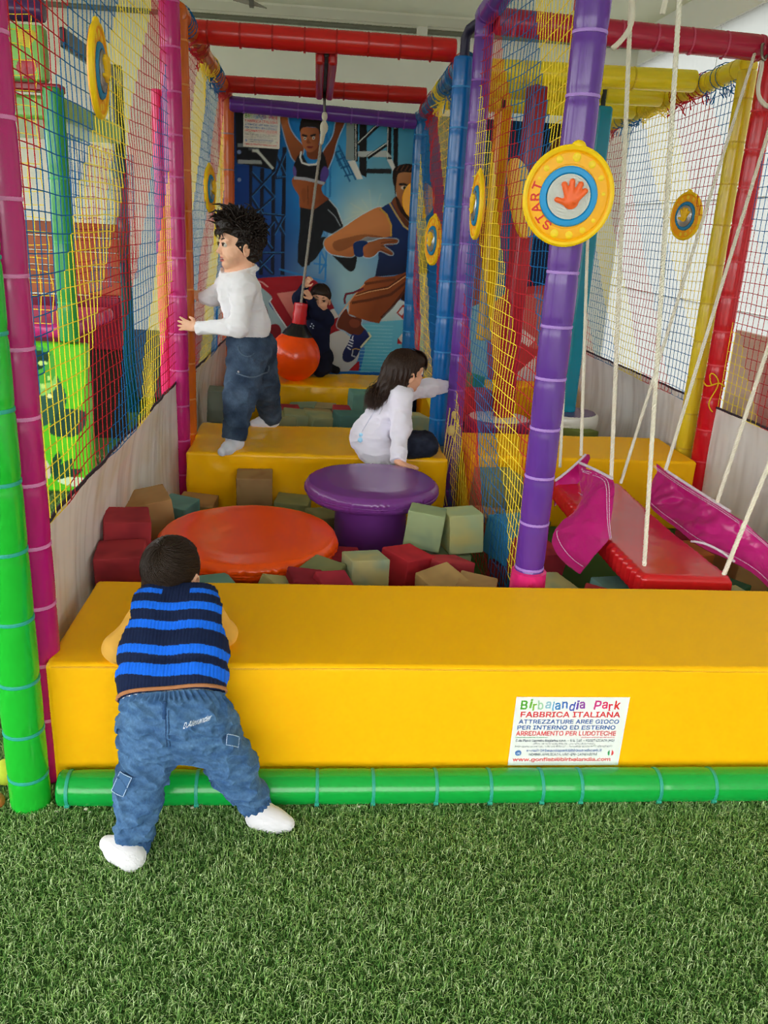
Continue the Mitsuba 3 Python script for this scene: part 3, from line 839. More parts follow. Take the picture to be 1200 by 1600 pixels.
CR = [
    ('red foam cube behind the front violet post', (0.93, 3.15, 0.215), 0.17, (4, 8, 20), RED),
    ('khaki foam cube below the left pink curtain', (0.90, 2.83, 0.20), 0.16, (6, 8, 24), KHA),
    ('red foam cube at the edge of the front block, right of the violet post', (0.90, 2.64, 0.215), 0.15, (8, 4, 8), RED),
    ('dark red foam cube below the tip of the left pink curtain', (1.06, 2.70, 0.20), 0.16, (4, 6, -24), RED),
    ('teal foam cube in the shade under the bridge', (1.18, 2.86, 0.17), 0.17, (4, 4, 16), TEA),
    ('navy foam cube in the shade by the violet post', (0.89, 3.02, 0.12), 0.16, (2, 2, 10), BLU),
    ('olive foam cube at the foot of the right lane block', (0.96, 3.55, 0.2), 0.18, (4, 4, 30), ('#8a8458', '#7a7c50')),
    ('tan foam cube behind the middle net', (0.865, 3.74, 0.17), 0.15, (4, 4, 12), TAN),
    ('teal foam cube behind the middle net, upper', (0.86, 3.30, 0.27), 0.17, (4, 4, 25), ('#3f7f9c', '#38708c')),
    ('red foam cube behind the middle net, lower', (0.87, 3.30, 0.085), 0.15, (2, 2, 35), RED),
    ('olive foam cube behind the middle net, at the yellow block', (0.92, 3.9, 0.29), 0.2, (3, 3, 15), ('#7f7c50', '#70744c')),
    ('orange-brown foam cube right of the bridge', (1.66, 3.35, 0.14), 0.17, (3, 3, 20), ('#b0642c', '#985424')),
    ('dark green foam cube right of the bridge', (1.66, 3.0, 0.13), 0.17, (3, 3, 40), ('#2f5a3c', '#284c34')),
    ('khaki foam cube at the near right corner of the bridge', (1.56, 2.70, 0.21), 0.16, (6, 4, 26), KHA),
    ('dark red foam cube right of the bridge, near the front block', (1.56, 2.88, 0.14), 0.15, (3, 3, 10), RED),
    ('tan foam cube by the right tarpaulin', (1.9, 3.3, 0.12), 0.18, (3, 3, 10), TAN),
    ('red foam cube by the right tarpaulin', (1.95, 3.8, 0.12), 0.18, (3, 3, 30), RED),
]
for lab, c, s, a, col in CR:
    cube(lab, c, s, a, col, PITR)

# ---- hanging bridge: red plank, eight ropes, two pink curtains
br = thing('hanging_bridge', 'red padded plank hanging from white ropes between pink vinyl curtains', 'hanging bridge')
pl = rbox((-0.172, -0.585, -0.045), (0.172, 0.585, 0.045), 0.025, 0.008, 3, 0.004, 4, 7)
V = np.array(pl.vertices)
V[:, 2] += 0.012 * (V[:, 1] / 0.585) ** 2
yw = np.exp(-((np.abs(V[:, 0]) - 0.17) / 0.02) ** 2)
V[:, 0] *= 1 + 0.06 * yw * np.sin(V[:, 1] * 150 + 3 * meshkit.noise(V * 8, 3)) * meshkit.noise(V * 12, 5)
V = V @ euler(0, 1.5, 0.4).T + (1.322, 3.205, 0.337)
add(br, 'plank', (V, pl.faces), '#c41a20', 'vinyl', True)


def rope(parent, pts, r, name='rope', n=40, col='#dcd8c8'):
    p = spline(pts, n) if len(pts) > 2 else np.linspace(pts[0], pts[1], n)
    s = np.linspace(0, np.linalg.norm(p[-1] - p[0]), n)
    m = tube(p, r, 8)
    V = np.array(m.vertices)
    return add(parent, name, m, col, 'matte', True)


# twisted rope: three strands wound round each other
def twist(parent, a, b, r, name='rope', col='#dcd8c8', pitch=0.035):
    a, b = np.asarray(a, float), np.asarray(b, float)
    L = np.linalg.norm(b - a)
    M = frame(b - a, (0, 1, 0))
    n = int(L / pitch * 7) + 2
    s = np.linspace(0, L, n)
    ms = []
    for q in range(3):
        g = s / pitch * 2 * math.pi + q * 2 * math.pi / 3
        P = np.stack([r * 0.5 * np.cos(g), r * 0.5 * np.sin(g), s], 1) @ M.T + a
        ms.append(tube(P, r * 0.58, 5))
    return add(parent, name, cat(ms), col, 'matte', True)


for a, b, r in (((1.028, 3.2, 2.5), (1.219, 3.2, 0.578), 0.0085), ((1.0, 2.72, 2.56), (1.205, 2.72, 0.385), 0.008), ((1.259, 4.3, 2.37), (1.267,3.75,0.528), 0.008), ((1.198, 4.3, 2.37), (1.219,3.9,0.428), 0.008),
                ((2.105, 4.066, 2.35), (1.577,3.5,0.537), 0.0085), ((2.11, 3.485, 2.35), (1.632,3.1,0.519), 0.0085), ((2.11, 3.03, 2.35), (1.475, 2.66, 0.385), 0.0085), ((2.03, 4.28, 2.36), (1.475, 3.74, 0.40), 0.008)):
    twist(br, a, b, r)
PNK = '#b81c74'
CURT = []
cu = [
    [(1.15,3.72,0.408), (1.23,3.76,0.458), (1.306,3.8,0.519), (1.299,3.72,0.525)], [(1.152,3.7,0.287), (1.219,3.72,0.353), (1.282,3.74,0.418), (1.241,3.66,0.45)],
]
add(br, 'side_curtain', sheet(cu[0], cu[1], 24, 8, 0.004, 0.006, 1), PNK, 'vinyl', True, label='pink vinyl curtain, far fold of the left side')
top = [(1.193,3.55,0.544), (1.205,3.36,0.567), (1.217,3.18,0.581), (1.185,3.05,0.511), (1.173,2.98,0.408)]
bot = [(1.184,3.45,0.423), (1.061,3.2,0.408), (0.941,3,0.369), (0.963,2.9,0.338), (1.005,2.82,0.325)]
CURT.append((top, bot))
add(br, 'side_curtain', sheet(top, bot, 60, 26, 0.004, 0.024, 2), PNK, 'vinyl', True, label='pink vinyl curtain twisted on the left side')
top = [(1.569,3.6,0.541), (1.584,3.5,0.531), (1.633,3.28,0.508), (1.685,3.08,0.486), (1.761,2.9,0.424), (1.82,2.8,0.368)]
bot = [(1.523,3.55,0.399), (1.506,3.42,0.381), (1.54,3.2,0.362), (1.557,3.05,0.357), (1.648,2.9,0.342), (1.729,2.76,0.28)]
CURT.append((top, bot))
add(br, 'side_curtain', sheet(top, bot, 70, 26, 0.004, 0.034, 3, 0.01), PNK, 'vinyl', True, label='pink vinyl curtain sagging on the right side')
for P, off in ((((1.189,3.53,0.553), (1.198,3.34,0.575), (1.211,3.165,0.588)), 0), (((1.579,3.49,0.537), (1.628,3.27,0.514), (1.679,3.07,0.492)), 0), (((1.143,3.7,0.417), (1.223,3.74,0.467), (1.299,3.78,0.527)), 0)):
    add(br, 'webbing', tube(spline(P, 16), 0.006, 6), '#cfc3cf', 'matte', True, label='white webbing along the top hem')


def stitch(A, B, t0, n=40):
    a, b = spline(A, n), spline(B, n)
    p = a * (1 - t0) + b * t0
    d = np.cross(np.gradient(p, axis=0), b - a)
    d /= np.linalg.norm(d, axis=1, keepdims=True) + 1e-9
    d *= np.sign(-d[:, 1:2] + 1e-9)
    add(br, 'stitching', tube(p + d * 0.006, 0.0013, 4, False), '#d9b8d4', 'cloth', True)


for cA, cB in CURT:
    for t0 in (0.07, 0.11, 0.9):
        stitch(cA, cB, t0)
for P in (((1.514,3.02,0.379), (1.561,2.9,0.394), (1.609,2.84,0.366)),):
    add(br, 'webbing', tube(spline(P, 12), 0.005, 6), '#cfc3cf', 'matte', True)
for a, b in (((1.045,3.19,2.29), (0.991,3.15,2.117)),):
    p = spline([(1.03, 3.185, 2.5), a, (1.05,3.17,2.194), (1.029,3.16,2.156), b], 24)
    add(br, 'rope_end', tube(p, 0.009, 8), '#dcd8c8', 'matte', True)
add(br, 'rope_end', tube(spline([(1.03, 3.15, 2.5), (1.056,2.9,2.246), (1.061,2.9,2.212), (1.057,2.9,2.173)], 12), 0.009, 8), '#dcd8c8', 'matte', True)
lo = thing('hanging_rope', 'loop of slack white rope hooked at the top of the red post', 'rope')
add(lo, 'cord', tube(spline([(2.06, 4.26, 2.33), (2.055, 4.24, 2.24), (2.06, 4.22, 2.17), (2.10, 4.2, 2.13), (2.16, 4.18, 2.13), (2.24, 4.18, 2.16)], 40), 0.01, 8), '#dcd8c8', 'matte', True)
add(lo, 'hook', tube(spline([(2.06, 4.27, 2.40), (2.05, 4.25, 2.36), (2.06, 4.24, 2.33), (2.075, 4.25, 2.35)], 14), 0.007, 8), '#9a9a90', 'metal', True)

# ---- orange ball swing
bs = thing('ball_swing', 'orange vinyl ball on a rope with a red grip, resting on the far block', 'ball swing')
bc = np.array((-0.140, 6.28, 0.572))
rd = unit(np.array((0.035, 6.3, 2.28)) - bc)
m = trimesh.creation.icosphere(subdivisions=5, radius=0.186)
V = np.array(m.vertices)
V *= (1 + 0.0025 * (meshkit.fbm(V * 9, 3, 2) - 0.5))[:, None]
add(bs, 'ball', (V + bc, m.faces), '#f04c08', 'vinyl', True)
MR = frame(rd, (0, 1, 0))
add(bs, 'collar', lathe([(0.10, 0.14), (0.112, 0.150), (0.105, 0.168), (0.075, 0.205), (0.055, 0.232), (0.04, 0.24), (0, 0.241)], 28, MR, bc), '#15151a', 'vinyl', 40, label='black cone collar')
add(bs, 'grip', lathe([(0, 0.225), (0.046, 0.226), (0.051, 0.24), (0.048, 0.272), (0.052, 0.30), (0.048, 0.332), (0.051, 0.362), (0.049, 0.382), (0, 0.388)], 24, MR, bc), '#c41a22', 'vinyl', 40, label='red padded grip')
twist(bs, bc + rd * 0.38, (0.035, 6.3, 2.22), 0.010, col='#9a958c', pitch=0.05)
add(bs, 'knot', blob([('e', (0.034, 6.3, 2.13), (0.028, 0.028, 0.04), None), ('e', (0.036, 6.3, 2.2), (0.02, 0.02, 0.03), None), ('c', (0.03, 6.29, 2.1), (0.02, 6.28, 2.03), 0.018, 0.012)], 0.005, 0.015), '#c8c4b4', 'matte', True)
add(bs, 'hook', tube([(0.035, 6.3, 2.22), (0.032, 6.3, 2.30), (0.031, 6.3, 2.35)], 0.01, 8), '#5a5a54', 'metal', True)

# ================================================================ START discs
def arc_hand(M, at, s):
    pr_ = [('e', (0.004, -0.012, 0.003), (0.0215, 0.0225, 0.006), None)]
    for a, L, o in ((-28, 0.043, -0.013), (-8, 0.049, -0.002), (14, 0.046, 0.009), (38, 0.037, 0.016)):
        d = np.array((math.sin(math.radians(a)), math.cos(math.radians(a)), 0))
        b = np.array((0.004 + o * 0.6, -0.010, 0.003))
        pr_.append(('c', tuple(b), tuple(b + d * L), 0.0088, 0.0080, 0.005))
    pr_.append(('c', (-0.002, -0.020, 0.003), (-0.036, -0.014, 0.003), 0.0085, 0.0068, 0.006))
    m = blob(pr_, 0.002, 0.006)
    m.apply_scale(s)
    return move(m, M, at)


def disc(label, c, n, hand, letters=False, roll=0.0, R0=0.125):
    key = thing('start_disc', label, 'disc sign')
    M = frame(n) @ rot((0, 0, 1), roll)
    c = np.asarray(c, float)
    s = R0 / 0.125
    prof = [(0, -0.006), (0.118, -0.006), (0.125, 0.0), (0.125, 0.010), (0.121, 0.015), (0.115, 0.013), (0.110, 0.009), (0.105, 0.012), (0.080, 0.012), (0.079, 0.009), (0, 0.009)]
    m = lathe(np.array(prof) * s, 64)
    V = np.array(m.vertices)
    V[:, 1] *= 1.07
    add(key, 'rim', move((V, m.faces), M, c), '#f2a40a' if not letters else '#f7b000', 'satin', 40)
    ey = lathe(np.array([(0.1145, 0.0125), (0.1265, 0.0), (0.1275, 0.005), (0.1265, 0.012), (0.121, 0.0168), (0.1145, 0.0145)]) * s, 64)
    V = np.array(ey.vertices)
    V[:, 1] *= 1.07
    add(key, 'border', move((V, ey.faces), M, c), '#f4cb10', 'satin', 40, label='bright yellow border')
    kn = blob([('e', (0, 0.137 * s, 0.004), (0.017 * s, 0.011 * s, 0.009 * s), None), ('e', (0, 0.128 * s, 0.004), (0.03 * s, 0.008 * s, 0.008 * s), None)], 0.0025, 0.01)
    add(key, 'tab', move(kn, M, c), '#f4cb10', 'satin', True)
    add(key, 'ring', move(lathe(np.array([(0.060, 0.010), (0.080, 0.010), (0.0805, 0.014), (0.077, 0.019), (0.064, 0.020), (0.060, 0.016), (0.060, 0.010)]) * s, 56), M, c), '#1592d2' if letters else '#1f7fae', 'satin', 40, label='blue ring')
    P = np.array([(r, 0.020 + 0.006 * (1 - (r / 0.06) ** 2) + 0.0012 * math.sin(r * 1500)) for r in np.linspace(0.06, 0.0005, 46)]) * s
    d = lathe(P, 48)
    V = np.array(d.vertices)
    V[:, 2] += s * 0.0010 * np.sin(V[:, 1] / s * 700 + 2 * np.sin(V[:, 0] / s * 60))
    add(key, 'dial', move((V, d.faces), M, c), '#c9cbc6', 'metal' if not letters else 'satin', True, label='silver ribbed dial')
    hm = arc_hand(np.eye(3), (0.004 * s, 0.002, 0.026 * s), 1.0 * s)
    add(key, 'hand', move(hm, M, c), hand, 'satin', True, label='raised hand emblem')
    for a, q in ((90, 0.0115), (62, 0.010), (118, 0.010), (36, 0.008), (142, 0.008), (12, 0.0055), (160, 0.0045), (-52, 0.0085), (-75, 0.010), (-100, 0.011), (-30, 0.006)):
        p = (0.0965 * s * math.cos(math.radians(a)), 0.0965 * s * 1.07 * math.sin(math.radians(a)), 0.0115 * s)
        add(key, 'dimple', move(lathe(np.array([(1.1, 0), (0.95, 0.10), (0.6, 0.17), (0, 0.2)]) * q * s, 16, at=p), M, c), '#f3d018', 'satin', True)
    if letters:
        for ch, a in zip('START', (243, 226, 208, 189, 171)):
            m = meshkit.text_mesh(ch, 0.0215, 0.0018, True)
            m.apply_translation(-m.bounds.mean(0) * (1, 1, 0))
            m.apply_scale((1.25, 1.1, 1.0))
            m = move(m, rot((0, 0, 1), a - 90), (0.0955 * math.cos(math.radians(a)), 0.0955 * math.sin(math.radians(a)), 0.0122))
            add(key, 'letter', move(m, M, c), '#d8281c', 'satin', False, label='red raised letter')
    return key


disc('yellow START disc with an orange hand on the front violet post', (0.722, 2.545, 1.612), (-0.16, -1, -0.06), '#f0662c', True, -6.0, 0.128)
disc('yellow disc on the near left net', (-0.688, 2.95, 1.915), (1, 0.05, -0.02), '#f0c21a', roll=4)
disc('yellow disc on the far left net', (-0.655, 5.49, 1.67), (1, -0.1, 0), '#f0c21a')
disc('yellow disc on the middle net beside the violet post', (0.728, 4.0, 1.615), (-1, 0.02, 0), '#f0c21a', R0=0.135)
disc('yellow disc on the net between the blue posts', (0.722, 5.39, 1.44), (-1, -0.2, 0), '#f0c21a', R0=0.135)
disc('yellow disc on the right net', (2.085, 4.89, 1.647), (-1, -0.35, 0), '#f0c21a', R0=0.12)
disc('plain yellow back of a disc turned towards the mural by the far blue post', (0.75, 6.67, 1.71), (0.5, 0.87, 0), '#f0c21a', R0=0.128)

ms = [tube(spline([(0.72 + 0.016 * q, 4.315, 0.62 - 0.02 * q), (0.708 + 0.016 * q, 4.31, 0.45), (0.70 + 0.010 * q, 4.305, 0.30), (0.696 + 0.016 * q, 4.31, 0.08)], 30), 0.0035, 5) for q in range(4)]
ms.append(blob([('e', (0.735, 4.312, 0.50), (0.022, 0.012, 0.03), None), ('e', (0.742, 4.312, 0.585), (0.013, 0.01, 0.022), None)], 0.004, 0.01))
add(mnet, 'loose_cord', cat(ms), '#c9b070', 'matte', True, label='loose beige cords')
yc = thing('tied_cord', 'yellow cord tied round the red post at the right, above the tarpaulin', 'cord')
ring = [(2.135 + 0.054 * math.cos(a), 4.32 + 0.054 * math.sin(a), 0.80 + 0.01 * math.sin(3 * a)) for a in np.linspace(0, 2 * math.pi, 40)]
add(yc, 'loop', tube(ring, 0.004, 6, False), '#e0b21e', 'matte', True)
add(yc, 'loose_end', tube(spline([(2.10, 4.275, 0.80), (2.09, 4.25, 0.86), (2.115, 4.24, 0.83), (2.10, 4.25, 0.74), (2.12, 4.25, 0.66)], 30), 0.0035, 6), '#e0b21e', 'matte', True)

# ================================================================ the printed mural: flat artwork, drawn in wall coordinates (x, z)
YM = 6.74
X0, X1, Z0, Z1, ST = -0.70, 2.06, 0.34, 2.30, 0.005
gx, gz = np.arange(X0, X1 + ST / 2, ST), np.arange(Z0, Z1 + ST / 2, ST)
PX, PZ = np.meshgrid(gx, gz, indexing='ij')
ART = np.zeros(PX.shape + (3,))
OFFS = [(a, b) for a in (-0.25, 0.25) for b in (-0.25, 0.25)]


def paint(shape, c0, c1=None, a=None, b=None, alpha=1.0):
    """Fills a shape of the artwork with a printed colour, or a printed blend from c0 at a to c1 at b."""
    x0, z0, x1, z1 = shape.bounds
    i0, i1 = np.searchsorted(gx, [x0 - ST, x1 + ST])
    j0, j1 = np.searchsorted(gz, [z0 - ST, z1 + ST])
    if i1 <= i0 or j1 <= j0:
        return
    X, Z = PX[i0:i1, j0:j1], PZ[i0:i1, j0:j1]
    shapely.prepare(shape)
    w = sum(shapely.contains_xy(shape, X + p * ST, Z + q * ST).astype(float) for p, q in OFFS)[..., None] / 4 * alpha
    c = np.broadcast_to(lin(c0), X.shape + (3,))
    if c1 is not None:
        a, b = np.array(a), np.array(b)
        t = np.clip(((X - a[0]) * (b - a)[0] + (Z - a[1]) * (b - a)[1]) / ((b - a) @ (b - a)), 0, 1)[..., None]
        c = lin(c0) * (1 - t) + lin(c1) * t
    ART[i0:i1, j0:j1] = ART[i0:i1, j0:j1] * (1 - w) + c * w


def pg(pts, soft=True):
    if soft:  # rounded outline through the points
        p = np.array(list(pts) + [pts[0]], float)
        from scipy.interpolate import CubicSpline
        s = np.concatenate([[0], np.cumsum(np.linalg.norm(np.diff(p, axis=0), axis=1) ** 0.5)])
        q = CubicSpline(s, p, bc_type='periodic')(np.linspace(0, s[-1], 8 * len(p)))
        return Polygon(q).buffer(0)
    return Polygon(pts).buffer(0)


def ln(pts, w):
    return LineString(pts).buffer(w / 2, cap_style='flat')


def glow(c, r, col, al, sx=1.0):
    t = np.exp(-(((PX - c[0]) / sx) ** 2 + (PZ - c[1]) ** 2) / r ** 2)[..., None] * al
    ART[:] = ART * (1 - t) + lin(col) * t


# background of the print
tx, tz = (PX - X0) / 1.4, (PZ - Z0) / (Z1 - Z0)
ART[:] = lin('#1668b0')
nz = meshkit.fbm(np.stack([PX * 2.4, PZ * 2.4, PX * 0], -1), 4, 4)
for c, r, col, al in (((-0.65, 2.1), 0.35, '#0d2346', 0.95), ((-0.6, 1.4), 0.5, '#123a84', 0.95), ((-0.45, 1.1), 0.35, '#14286c', 0.9), ((0.15, 2.15), 0.4, '#1a8cc8', 0.9), ((0.2, 1.6), 0.32, '#1f9ad4', 0.85),
                      ((0.62, 2.05), 0.42, '#5ab0c8', 0.95), ((0.5, 1.65), 0.3, '#a4d2da', 0.9), ((0.33, 1.55), 0.16, '#cfdccb', 0.85), ((0.22, 1.1), 0.3, '#9fc4cc', 0.95), ((0.33, 0.95), 0.25, '#a8c9cc', 0.8),
                      ((0.05, 1.05), 0.12, '#2f5c9a', 0.7), ((0.08, 0.8), 0.15, '#4a7cb0', 0.6), ((1.2, 1.9), 0.5, '#12466e', 0.9), ((1.2, 1.2), 0.4, '#1a6c9c', 0.8)):
    glow(c, r, col, al)
ART *= (0.75 + 0.5 * nz)[..., None]
paint(Polygon([(0.375,0.773),(0.524,0.807),(0.747,0.825),(0.859,0.83),(0.886,0.412),(0.373,0.393),(0.404,0.563)]), '#6db7c8', '#4fa6c0', (0.3, 0.75), (0.3, 0.4))
for k in range(14):
    y = 455 + k * 29
    paint(ln([(0.12 + 0.02 * (k % 3), 0.76 - 0.028 * k), (0.62, 0.765 - 0.028 * k)], 0.006), '#9fd3da', alpha=0.5)
# lattice towers, pale and dark
for w, cc, rows in ((0.012, '#2c74b4', ((470, 150, 600, 150), (560, 720, 560, 1010), (520, 760, 520, 1000))),):
    pass
dk, lt = '#0c1a33', '#3f86bd'
for a, b in ([(-0.497,1.893),(-0.508,1.114)], [(-0.412,1.872),(-0.42,1.111)], [(-0.328,1.903),(-0.331,1.115)], [(-0.25,2.025),(-0.255,1.118)]):
    paint(ln([a, b], 0.028), dk)
for a, b in ([(-0.497,1.841),(-0.326,1.676)], [(-0.328,1.85),(-0.497,1.667)], [(-0.497,1.559),(-0.256,1.551)], [(-0.497,1.667),(-0.414,1.55)], [(-0.326,1.676),(-0.486,1.533)], [(-0.325,1.541),(-0.248,1.407)], [(-0.249,1.545),(-0.327,1.403)], [(-0.497,1.505),(-0.341,1.305)], [(-0.328,1.5),(-0.498,1.284)], [(-0.493,1.27),(-0.254,1.281)], [(-0.486,1.256),(-0.34,1.122)], [(-0.334,1.263),(-0.479,1.115)], [(-0.317,1.982),(-0.245,1.828)], [(-0.247,1.986),(-0.316,1.824)], [(-0.316,1.811),(-0.245,1.821)]):
    paint(ln([a, b], 0.018), '#10284a')
    paint(ln([(a[0] + 0.012, a[1] + 0.004), (b[0] + 0.012, b[1] + 0.004)], 0.006), lt, alpha=0.75)
for a, b in ([(-0.14,2.294),(-0.083,2.228)], [(-0.084,2.298),(-0.139,2.224)], [(-0.036,2.3),(0.022,2.234)], [(0.059,2.146),(0.057,1.696)], [(0.088,2.135),(0.093,1.698)], [(0.045,2.145),(0.09,2.044)], [(0.09,2.044),(0.051,1.936)], [(0.054,1.937),(0.096,1.833)], [(0.034,1.49),(0.028,1.139)], [(0.08,1.492),(0.074,1.083)], [(0.034,1.476),(0.08,1.395)], [(0.08,1.395),(0.031,1.309)], [(0.035,1.309),(0.077,1.226)], [(0.077,1.226),(0.028,1.139)], [(-0.018,1.215),(0.085,1.205)], [(-0.282,1.16),(0.074,1.083)]):
    paint(ln([a, b], 0.014), '#2f7fb8', alpha=0.9)
for a, b in ([(0.104,2.044),(0.241,1.814)], [(0.146,2.06),(0.283,1.829)], [(0.106,2.005),(0.162,2.022)], [(0.136,1.954),(0.199,1.984)], [(0.166,1.903),(0.236,1.927)], [(0.196,1.851),(0.26,1.868)], [(0.104,2.044),(0.165,1.916)], [(0.162,2.008),(0.239,1.867)]):
    paint(ln([a, b], 0.012), '#1d5c8c', alpha=0.9)
# dark machinery, top left
paint(Polygon([(-0.609,2.286),(-0.292,2.304),(-0.29,2.022),(-0.316,1.864),(-0.598,1.901)]), '#141a22')
for q, cc in (([(-0.513,2.285),(-0.478,2.287),(-0.478,2.23),(-0.513,2.228)], '#155a86'), ([(-0.46,2.282),(-0.427,2.284),(-0.427,2.22),(-0.46,2.218)], '#a8b0a0'), ([(-0.414,2.278),(-0.382,2.28),(-0.382,2.233),(-0.413,2.231)], '#c46a5a'), ([(-0.378,2.274),(-0.295,2.279),(-0.294,2.228),(-0.377,2.223)], '#2a1518'), ([(-0.59,2.032),(-0.492,2.037),(-0.492,2.011),(-0.59,2.006)], '#7d8688'), ([(-0.59,1.921),(-0.422,1.926),(-0.412,1.901),(-0.591,1.895)], '#9aa2a2'), ([(-0.513,2.029),(-0.437,2.034),(-0.436,1.988),(-0.513,1.99)], '#5a6468'), ([(-0.598,1.881),(-0.507,1.886),(-0.508,1.255),(-0.602,1.223)], '#14448c')):
    paint(Polygon(q), cc)
for a, b in ([(-0.45,1.99),(-0.331,1.873)], [(-0.485,1.988),(-0.436,1.991)], [(-0.471,2.275),(-0.471,2.205)]):
    paint(ln([a, b], 0.018), '#c4cac4')
for p in [(-0.58,1.974),(-0.58,1.783),(-0.583,1.593)]:
    paint(Point(p).buffer(0.014), '#7e93b8')
# dark gantry, top right
paint(Polygon([(0.199,2.257),(0.273,2.261),(0.281,1.96),(0.204,1.965)]), '#8d9a98', '#3c4648', (0.42, 2.1), (0.52, 2.1))
for q in ([(0.255,2.26),(0.283,2.262),(0.293,1.956),(0.267,1.959)], [(0.292,2.262),(0.348,2.265),(0.363,1.85),(0.307,1.871)], [(0.499,2.261),(0.528,2.263),(0.542,1.983),(0.506,1.985)], [(0.543,2.257),(0.58,2.26),(0.594,1.9),(0.562,1.905)]):
    paint(Polygon(q), '#17191c')
for q, cc in (([(0.29,2.026),(0.5,2.043),(0.549,2.001),(0.294,1.989)], '#b9c0bd'), ([(0.359,1.911),(0.546,1.921),(0.547,1.886),(0.36,1.879)], '#25292c'), ([(0.218,1.956),(0.272,1.964),(0.336,1.838),(0.293,1.833)], '#d5d8d2'), ([(0.509,1.983),(0.546,1.987),(0.585,1.912),(0.566,1.89)], '#d5d8d2'), ([(0.498,2.254),(0.538,2.253),(0.572,2.201),(0.555,2.195)], '#c9cecb')):
    paint(Polygon(q), cc)
for a, b in ([(0.288,2.074),(0.467,2.247)], [(0.363,1.987),(0.501,2.086)]):
    paint(ln([a, b], 0.028), '#1c1f22')
    paint(ln([(a[0], a[1] + 0.008), (b[0], b[1] + 0.008)], 0.007), '#cfd4d0')
for a in ([(0.266,2.258),(0.278,1.962)], [(0.504,2.255),(0.512,1.986)]):
    paint(ln(a, 0.006), '#d5d8d2')
# burst of light behind the runner's shoulder
for a, b in ([(0.35,1.602),(0.178,1.525)], [(0.365,1.603),(0.246,1.665)], [(0.393,1.618),(0.332,1.697)], [(0.408,1.626),(0.387,1.768)], [(0.451,1.635),(0.475,1.745)], [(0.379,1.611),(0.263,1.598)]):
    paint(ln([a, b], 0.010), '#e8e2c4', alpha=0.14)
glow((0.245, 1.42), 0.07, '#f2ead0', 0.75, 1.6)

# red and white obstacle, lower left, and its twin behind the middle net
paint(pg([(-0.511,1.069),(-0.408,1.089),(-0.261,1.105),(-0.114,1.119),(-0.04,1.11),(0.005,1.083),(0.05,1.037),(0.112,0.959),(0.152,0.884),(0.1,0.862),(0.063,0.825),(-0.03,0.613),(-0.242,0.709),(-0.333,0.882),(-0.467,1.064)], False), '#a82430', '#8c1d2a', (-0.2, 1.1), (0.0, 0.7))
paint(pg([(-0.297,0.978),(-0.142,1.006),(-0.111,0.906),(-0.154,0.801),(-0.168,0.771)], False), '#d88a80', '#b84048', (-0.15, 0.95), (-0.1, 0.75))
paint(pg([(-0.54,1.032),(-0.459,1.035),(-0.386,0.995),(-0.334,0.94),(-0.356,0.91),(-0.311,0.839),(-0.212,0.71),(-0.227,0.687),(-0.317,0.617),(-0.407,0.598),(-0.481,0.744)]), '#9fb6bc')
paint(ln([(-0.467,1.071),(-0.408,1.056),(-0.364,1.022)], 0.01), '#d8a0a0')
for q in ([(-0.422,0.907),(-0.385,0.88),(-0.366,0.829),(-0.377,0.785),(-0.407,0.806),(-0.444,0.862)], [(-0.361,0.704),(-0.332,0.739),(-0.288,0.741),(-0.261,0.701),(-0.272,0.641),(-0.317,0.617),(-0.354,0.645)]):
    paint(pg(q), '#84202c')
paint(ln([(-0.334,0.94),(-0.352,0.914),(-0.303,0.839),(-0.205,0.703)], 0.008), '#d5dcdc')
paint(Polygon([(0.07,0.84),(0.148,0.882),(0.192,0.816),(0.109,0.789),(0.042,0.765)]), '#cfc9c0')
paint(Polygon([(0.02,0.735),(0.11,0.783),(0.191,0.822),(0.202,0.718),(0.12,0.672),(0.06,0.647)]), '#9a2029')
paint(pg([(0.016,0.615),(0.06,0.645),(0.202,0.714),(0.272,0.678),(0.335,0.627),(0.361,0.553),(0.341,0.468),(0.29,0.401),(0.128,0.391),(0.021,0.394)]), '#c9c6c0', '#b3b4b4', (0.0, 0.7), (0.1, 0.4))
paint(Polygon([(0.282,0.403),(0.319,0.444),(0.36,0.482),(0.367,0.438),(0.359,0.403)]), '#a3242e')
paint(Polygon([(-0.38,0.478),(-0.331,0.496),(-0.322,0.374),(-0.379,0.372)]), '#2f8fa4')
paint(pg([(0.487,0.796),(0.537,0.907),(0.664,0.971),(0.744,0.943),(0.751,0.825),(0.58,0.805)], False), '#c4d0cc', '#a8c4c4', (0.45, 0.9), (0.45, 0.75))
paint(Polygon([(0.641,0.871),(0.689,0.936),(0.746,0.911),(0.751,0.834),(0.705,0.814)]), '#b04038')
paint(Polygon([(0.655,0.871),(0.69,0.918),(0.719,0.901),(0.684,0.85)]), '#d0d4d4')
paint(Point([(0.73,0.868),(0.73,0.868)][0]).buffer(0.014), '#d8d4cc')
paint(pg([(0.662,0.666),(0.701,0.718),(0.754,0.78),(0.821,0.828),(0.834,0.636),(0.763,0.633),(0.674,0.625)], False), '#cfc9c0')
paint(Polygon([(0.659,0.629),(0.663,0.675),(0.706,0.63)]), '#a3242e')
SK1, SK2, SKD = '#a8623a', '#7c4226', '#4e2818'


def skin(pts, c0=SK1, c1=SK2, a=None, b=None, rim=True):
    s = pg(pts)
    if rim:
        paint(s.buffer(0.007), '#cfe0e6', alpha=0.5)
    x0, z0, x1, z1 = s.bounds
    paint(s, c0, c1, a or (x0, z1), b or (x1, z0))
    return s


